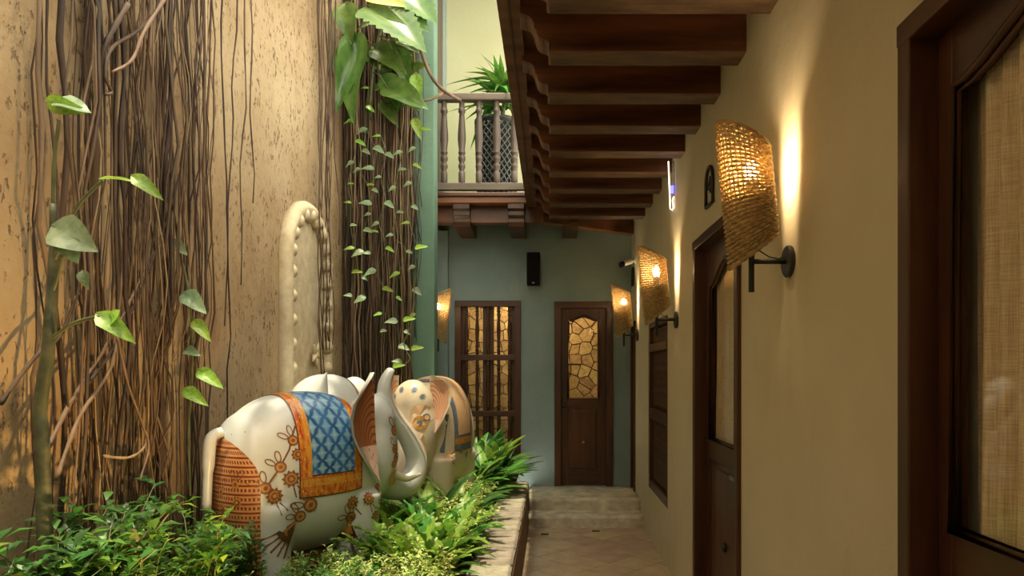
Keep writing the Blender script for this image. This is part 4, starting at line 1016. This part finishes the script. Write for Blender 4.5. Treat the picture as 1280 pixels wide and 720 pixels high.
MB().tube(spline([P(238, 620, 3.9), P(236, 540, 3.9), P(240, 470, 3.9), P(240, 420, 3.9), P(236, 365, 3.9), P(222, 300, 3.9), P(215, 240, 3.9)], 5), .006, 6).build('stem', 'stem', cr)
for me, b, t in ((greyl, (231, 368), (256, 388)), (brl, (244, 402), (262, 424)), (brl, (250, 464), (277, 482)), (brl, (232, 488), (258, 504)), (greyl, (233, 438), (248, 442)), (greyl, (215, 303), (232, 315))): pleaf(me, b, t, .9, (.2, -1, .6), 0, -.05, cr, 'leaf', 3.88)

# ------------------------------------------------------------------ ground plants
def frond_mesh(name, mat, L, npair, plen, arch, pw=.05, taper=1.0, dropp=.2):
    m = MB(); rp = []
    def rach(t): return Vector((L * (t - .12 * arch * t * t), 0, arch * L * (.75 * t - t * t)))
    m.tube([rach(t / 8) for t in range(9)], [.006 * (1 - .8 * t / 8) for t in range(9)], 4)
    for i in range(npair):
        t = .10 + .89 * i / (npair - 1); p = rach(t); tg = (rach(min(1, t + .02)) - rach(t - .02)).normalized()
        pl = plen * min(1, (t / .18) ** .6) * (1 - t ** 2.2) ** .8 + .012
        for sd in (-1, 1):
            sv = (Vector((0, sd, 0)) + tg * .35).normalized(); nr = Vector((-tg.z, 0, tg.x)); wv = tg * pw * .5
            q1 = p + sv * pl * .5 + nr * .02 * pl; q2 = p + sv * pl - nr * dropp * pl
            m.add([p - wv * .5, q1 - wv, q2, q1 + wv, p + wv * .5], [(0, 1, 3, 4), (1, 2, 3)])
    return m.mesh(name, mat, True, fix=False)
def lobed_mesh(name, mat, L, W, arch):
    m = MB(); n = 26; vs = []; fs = []; cols = (-1, -.55, 0, .55, 1)
    for i in range(n + 1):
        t = i / n; hw = W / 2 * (math.sin(PI * min(1, .08 + t * .92)) ** .7) * (1.0 if i % 4 in (1, 2) else .55); hw = max(hw, .004)
        if t < .2: hw = min(hw, .012 + t * .1)
        for c in cols: vs.append((L * (t - .1 * arch * t * t) + abs(c) * hw * .5, c * hw, arch * L * (.8 * t - t * t) + .15 * abs(c) * hw + .008 * math.sin(i * 1.3 + c * 3)))
    for i in range(n):
        for j in range(4): fs.append((i * 5 + j, (i + 1) * 5 + j, (i + 1) * 5 + j + 1, i * 5 + j + 1))
    m.add(vs, fs); return m.mesh(name, mat, True, fix=False)
def sprig_mesh(name, mats, L, nl, ll, lw, seed, wig=.25, two=0.0):
    rr = random.Random(seed); m = MB(); ph1, ph2 = rr.uniform(0, 6), rr.uniform(0, 6)
    def ax(t): return Vector((L * .32 * t * math.cos(ph1) * t + wig * L * .15 * math.sin(t * 4 + ph2), L * .32 * t * t * math.sin(ph1) + wig * L * .15 * math.sin(t * 5 + ph1), L * t * (1 - .15 * t)))
    m.tube([ax(t / 6) for t in range(7)], [.005 * (1 - .7 * t / 6) for t in range(7)], 4, mi=0)
    for i in range(nl):
        t = .12 + .88 * i / (nl - 1); p = ax(t); a = i * 2.4 + rr.uniform(-.4, .4); el = rr.uniform(-.15, .75)
        nsub = 3 if t < .9 else 2
        d = Vector((math.cos(a) * math.cos(el), math.sin(a) * math.cos(el), math.sin(el))); br = L * .20 * (1 - .6 * t)
        for s_ in range(nsub):
            b = p + d * br * (s_ / nsub) ; da = rr.uniform(-1.0, 1.0); dd = (d + Vector((-d.y, d.x, 0)) * da + Vector((0, 0, rr.uniform(-.3, .4)))).normalized(); l_ = ll * rr.uniform(.7, 1.25)
            sv = dd.cross(Vector((rr.uniform(-.3, .3), rr.uniform(-.3, .3), 1))).normalized(); w_ = lw * rr.uniform(.8, 1.2); up = sv.cross(dd)
            tip = b + dd * l_ - Vector((0, 0, l_ * .2)); mid = b + dd * l_ * .5
            m.add([b, mid + sv * w_ * .5 + up * w_ * .12, tip, mid - sv * w_ * .5 + up * w_ * .12, mid], [(0, 4, 1), (1, 4, 2), (2, 4, 3), (3, 4, 0)], 1 if rr.random() > two else 2)
    return m.mesh(name, mats, True, fix=False)
SH_D = [sprig_mesh('sprig', ['stem', 'leaf_dark', 'leaf_mid'], .55, 22, .058, .025, s, two=.3) for s in range(4)]
SH_M = [sprig_mesh('sprig', ['stem', 'leaf_mid', 'leaf_bright'], .50, 23, .052, .021, 10 + s, two=.35) for s in range(4)]
SH_V = [sprig_mesh('sprig', ['stem', 'leaf_lime', 'leaf_bright'], .45, 24, .046, .018, 20 + s, two=.3) for s in range(4)]
FR = [frond_mesh('frond', mt, L, n, pl, ar, .032) for mt, L, n, pl, ar in (('leaf_mid', .70, 26, .095, .55), ('leaf_mid', .62, 24, .10, .85), ('leaf_bright', .66, 26, .085, .7), ('leaf_dark', .72, 28, .10, .45))]
LB = [lobed_mesh('lobed_leaf', mt, L, W, ar) for mt, L, W, ar in (('leaf_bright', .55, .15, .6), ('leaf_mid', .60, .13, .45), ('leaf_bright', .48, .17, .9), ('leaf_bright', .62, .14, .3))]
GR = [leaf_mesh('blade', 'leaf_grey', .6, .035, 'lance', .2, dr, 10) for dr in (.5, .8, 1.1)]
def near_elephant(x, y, mrg):
    for (ex, ey, _), a, hl, hw in ((E1, A1, .50, .32), (E2, A2, .45, .28), (E3, A3, .45, .27)):
        dx, dy = x - ex, y - ey; u = dx * math.cos(a) + dy * math.sin(a); v = -dx * math.sin(a) + dy * math.cos(a)
        if abs(u) < hl + mrg and abs(v) < hw + mrg: return True
    return False
import numpy as np
VC = {}
EL = []
for o_ in S.objects:
    if o_.name.startswith('elephant_statue'):
        mb = o_.matrix_basis.copy(); EL.append((np.array(mb.inverted()), BV['up' if o_.name == 'elephant_statue' else 'dn'], mb))
def clear_of_things(M_, me):
    """True when no vertex of the leaf, frond or sprig is inside a wall, the kerb or a statue"""
    if me.name not in VC:
        a = np.empty(len(me.vertices) * 3, dtype=np.float32); me.vertices.foreach_get('co', a); VC[me.name] = np.c_[a.reshape(-1, 3), np.ones(len(a) // 3)]
    v = (VC[me.name] @ np.array(M_).T)[:, :3]; x, y, z = v.T
    if (x < XL + .012).any() or (y > D - .07).any(): return False
    if ((y > G - .02) & (y < G + .25) & (x < XG + .015)).any() or ((y >= G + .25) & (x < XS + .015)).any(): return False
    if ((x > XK - .29) & (x < XK + .005) & (z < .455)).any(): return False
    if ((x > XK - .03) & (y > D1 - .02) & (z < Z2 + .01)).any(): return False
    for inv, bv_, mb in EL:
        l = (np.c_[v, np.ones(len(v))] @ inv.T)[:, :3]; near = (l[:, 0] > -.65) & (l[:, 0] < 1.05) & (abs(l[:, 1]) < .42) & (l[:, 2] < 1.35)
        for p in l[near]:
            q_, n_, i_, d_ = bv_.find_nearest(Vector(p))
            if q_ is not None and (Vector(p) - q_).dot(n_) < .004: return False
    return True
def fit(o, e):
    base = e.matrix_basis
    for a in range(44):
        if clear_of_things(base @ o.matrix_basis, o.data): return
        o.rotation_euler.z += 2.399
        if a % 6 == 5: o.scale = [c * .82 for c in o.scale]
        if a % 12 == 11: o.location = o.location * .6
def rosette(name, meshes, part, loc, n, el0, el1, s0, s1, label, cat, group):
    e = empty(name, loc, R.uniform(0, 6.28), label, cat, group)
    for i in range(n):
        a = i * 2.399 + R.uniform(-.3, .3); el = R.uniform(el0, el1); s = R.uniform(s0, s1); o = obj(part, meshes[R.randrange(len(meshes))], e)
        o.rotation_euler = (0, -el, a); o.scale = (s, s, s); fit(o, e)
    return e
def bush(name, meshes, loc, n, spread, s0, s1, label, cat, group):
    e = empty(name, loc, R.uniform(0, 6.28), label, cat, group)
    for i in range(n):
        a = i * 2.399; r = spread * math.sqrt((i + .3) / n); s = R.uniform(s0, s1); o = obj('sprig', meshes[R.randrange(len(meshes))], e)
        o.location = (r * math.cos(a), r * math.sin(a), 0); o.rotation_euler = (-math.sin(a) * r * 2.0 + R.uniform(-.15, .15), math.cos(a) * r * 2.0 + R.uniform(-.15, .15), R.uniform(0, 6.28)); o.scale = (s, s, s); fit(o, e)
    return e
placed = []
def spots(n, x0, x1, y0, y1, gap, mrg, cond=lambda x, y: True):
    out = []; tries = 0
    while len(out) < n and tries < 6000:
        tries += 1; x, y = R.uniform(x0, x1), R.uniform(y0, y1)
        if near_elephant(x, y, mrg) or not cond(x, y): continue
        if any((x - a) ** 2 + (y - b) ** 2 < gap * gap for a, b in placed): continue
        out.append((x, y)); placed.append((x, y))
    return out
# dark shrubs along the stone wall
for x, y in spots(14, XL + .24, XL + .5, 2.4, 4.2, .2, .03): bush('leafy_shrub', SH_D if R.random() < .6 else SH_M, (x, y, SOIL), 10, .10, 1.0 if y < 3.4 else .7, 1.6 if y < 3.4 else 1.0, 'tall dark small leaved shrub at the foot of the thick root bundle', 'shrub', 'dark shrubs under the root bundle')
for x, y in spots(30, XL + .45, -.95, 2.5, 4.1, .21, .02): bush('leafy_shrub', SH_M if R.random() < .75 else SH_D, (x, y, SOIL), 10, .16, .40 if x > -1.7 or y > 3.1 else .85, .62 if x > -1.7 or y > 3.1 else 1.25, 'mid green small leaved shrub in front of the white elephant', 'shrub', 'mid green shrubs before the white elephant')
for x, y in spots(20, -1.75, -.6, 2.7, 3.9, .15, .05): bush('variegated_shrub', SH_V, (x, y, SOIL), 9, .14, .45, .72, 'pale lime variegated shrub in front of the white elephant', 'shrub', 'lime shrubs before the white elephant')
for x, y in spots(14, -1.22, -.66, 3.5, 4.9, .16, .03): rosette('lobed_fern', LB, 'leaf', (x, y, SOIL), 14, .5, 1.3, .55, .82, 'bright lobed leaf fern beside the flank of the white elephant', 'fern', 'lobed ferns beside the white elephant')
for x, y in spots(18, -1.15, -.62, 4.2, 6.4, .16, .04): bush('variegated_shrub', SH_V if R.random() < .75 else SH_M, (x, y, SOIL), 9, .13, .5, .8, 'sunlit yellow green shrub along the stone kerb', 'shrub', 'yellow green shrubs along the kerb')
for x, y in spots(18, -1.15, -.72, 4.6, 6.8, .14, .05): rosette('sword_fern', FR, 'frond', (x, y, SOIL), 16, .3, 1.25, .6, .88, 'arching sword fern along the stone kerb', 'fern', 'sword ferns along the kerb')
for x, y in spots(16, -1.0, -.60, 6.7, 8.2, .2, .05, lambda x, y: x > XG + .05 or y < 7.1): rosette('sword_fern', FR, 'frond', (x, y, SOIL), 18, .35, 1.35, .68, 1.0, 'full sword fern below the barred window', 'fern', 'sword ferns below the barred window')
for i in range(11):
    x, y = R.uniform(-.70, -.56), 4.2 + i * .36 + R.uniform(-.1, .1)
    while near_elephant(x, y, .05) and x < -.54: x += .02
    rosette('sword_fern', FR, 'frond', (x, y, SOIL), 12, .3, 1.1, .35, .6, 'small sword fern spilling over the stone kerb', 'fern', 'small ferns spilling over the kerb')
for i in range(12):
    x, y = R.uniform(-.95, -.58), 3.7 + i * .2 + R.uniform(-.1, .1)
    while near_elephant(x, y, .05) and x < -.54: x += .02
    bush('variegated_shrub', SH_V, (x, y, SOIL), 9, .13, .45, .8, 'low pale yellow shrub against the inner edge of the kerb', 'shrub', 'pale yellow shrubs against the kerb')
for x, y in spots(10, -2.0, -1.2, 4.9, 7.1, .2, .03): bush('leafy_shrub', SH_D, (x, y, SOIL), 8, .12, .7, 1.0, 'dark shrub between the elephants and the stone wall', 'shrub', 'dark shrubs behind the elephants')
for x, y in ((-1.95, 2.60), (-1.84, 2.22)): rosette('spiky_grass', GR, 'blade', (x, y, SOIL + .1), 26, .9, 1.45, .7, .95, 'grey green spiky grass tuft at the near corner under the climbing arum', 'grass', 'spiky grass tufts')
q = P(140, 640, 2.85)
tag(MB().lathe([(.0, 0), (.13, 0), (.12, .2), (.11, .46), (.105, .56), (.09, .62), (.05, .645), (0, .65)], 20, (q.x, q.y, SOIL - .02)).build('mossy_stump', 'stem', smooth=True), 'rounded mossy stump among the shrubs under the root bundle', 'stump')

# ------------------------------------------------------------------ garden uplights
def uplight(loc, target, watts, ang, blend, label):
    e = empty('garden_spotlight', (loc[0], loc[1], SOIL - .02), 0, label, 'spotlight'); d = (Vector(target) - Vector(loc)).normalized(); h = loc[2] - SOIL
    MB().tube([(0, 0, 0), (0, 0, h)], .008).build('spike', 'black_metal', e); c = Vector((0, 0, h + .02))
    MB().tube([c - d * .08, c - d * .0], .035, 14).build('housing', 'black_metal', e)
    l = bpy.data.lights.new('garden_uplight_offscreen', 'SPOT'); l.energy = watts; l.color = (1.0, .62, .23); l.spot_size = math.radians(ang); l.spot_blend = blend; l.shadow_soft_size = .03
    o = bpy.data.objects.new('garden_uplight_offscreen', l); C.objects.link(o); o.location = Vector(loc) + d * .03 + Vector((0, 0, 0)); o.rotation_euler = d.to_track_quat('-Z', 'Y').to_euler()
uplight((-.80, 2.80, .70), (XL, 2.95, 2.0), 72, 120, .8, 'black garden spotlight lighting the root bundle from the shrubs')
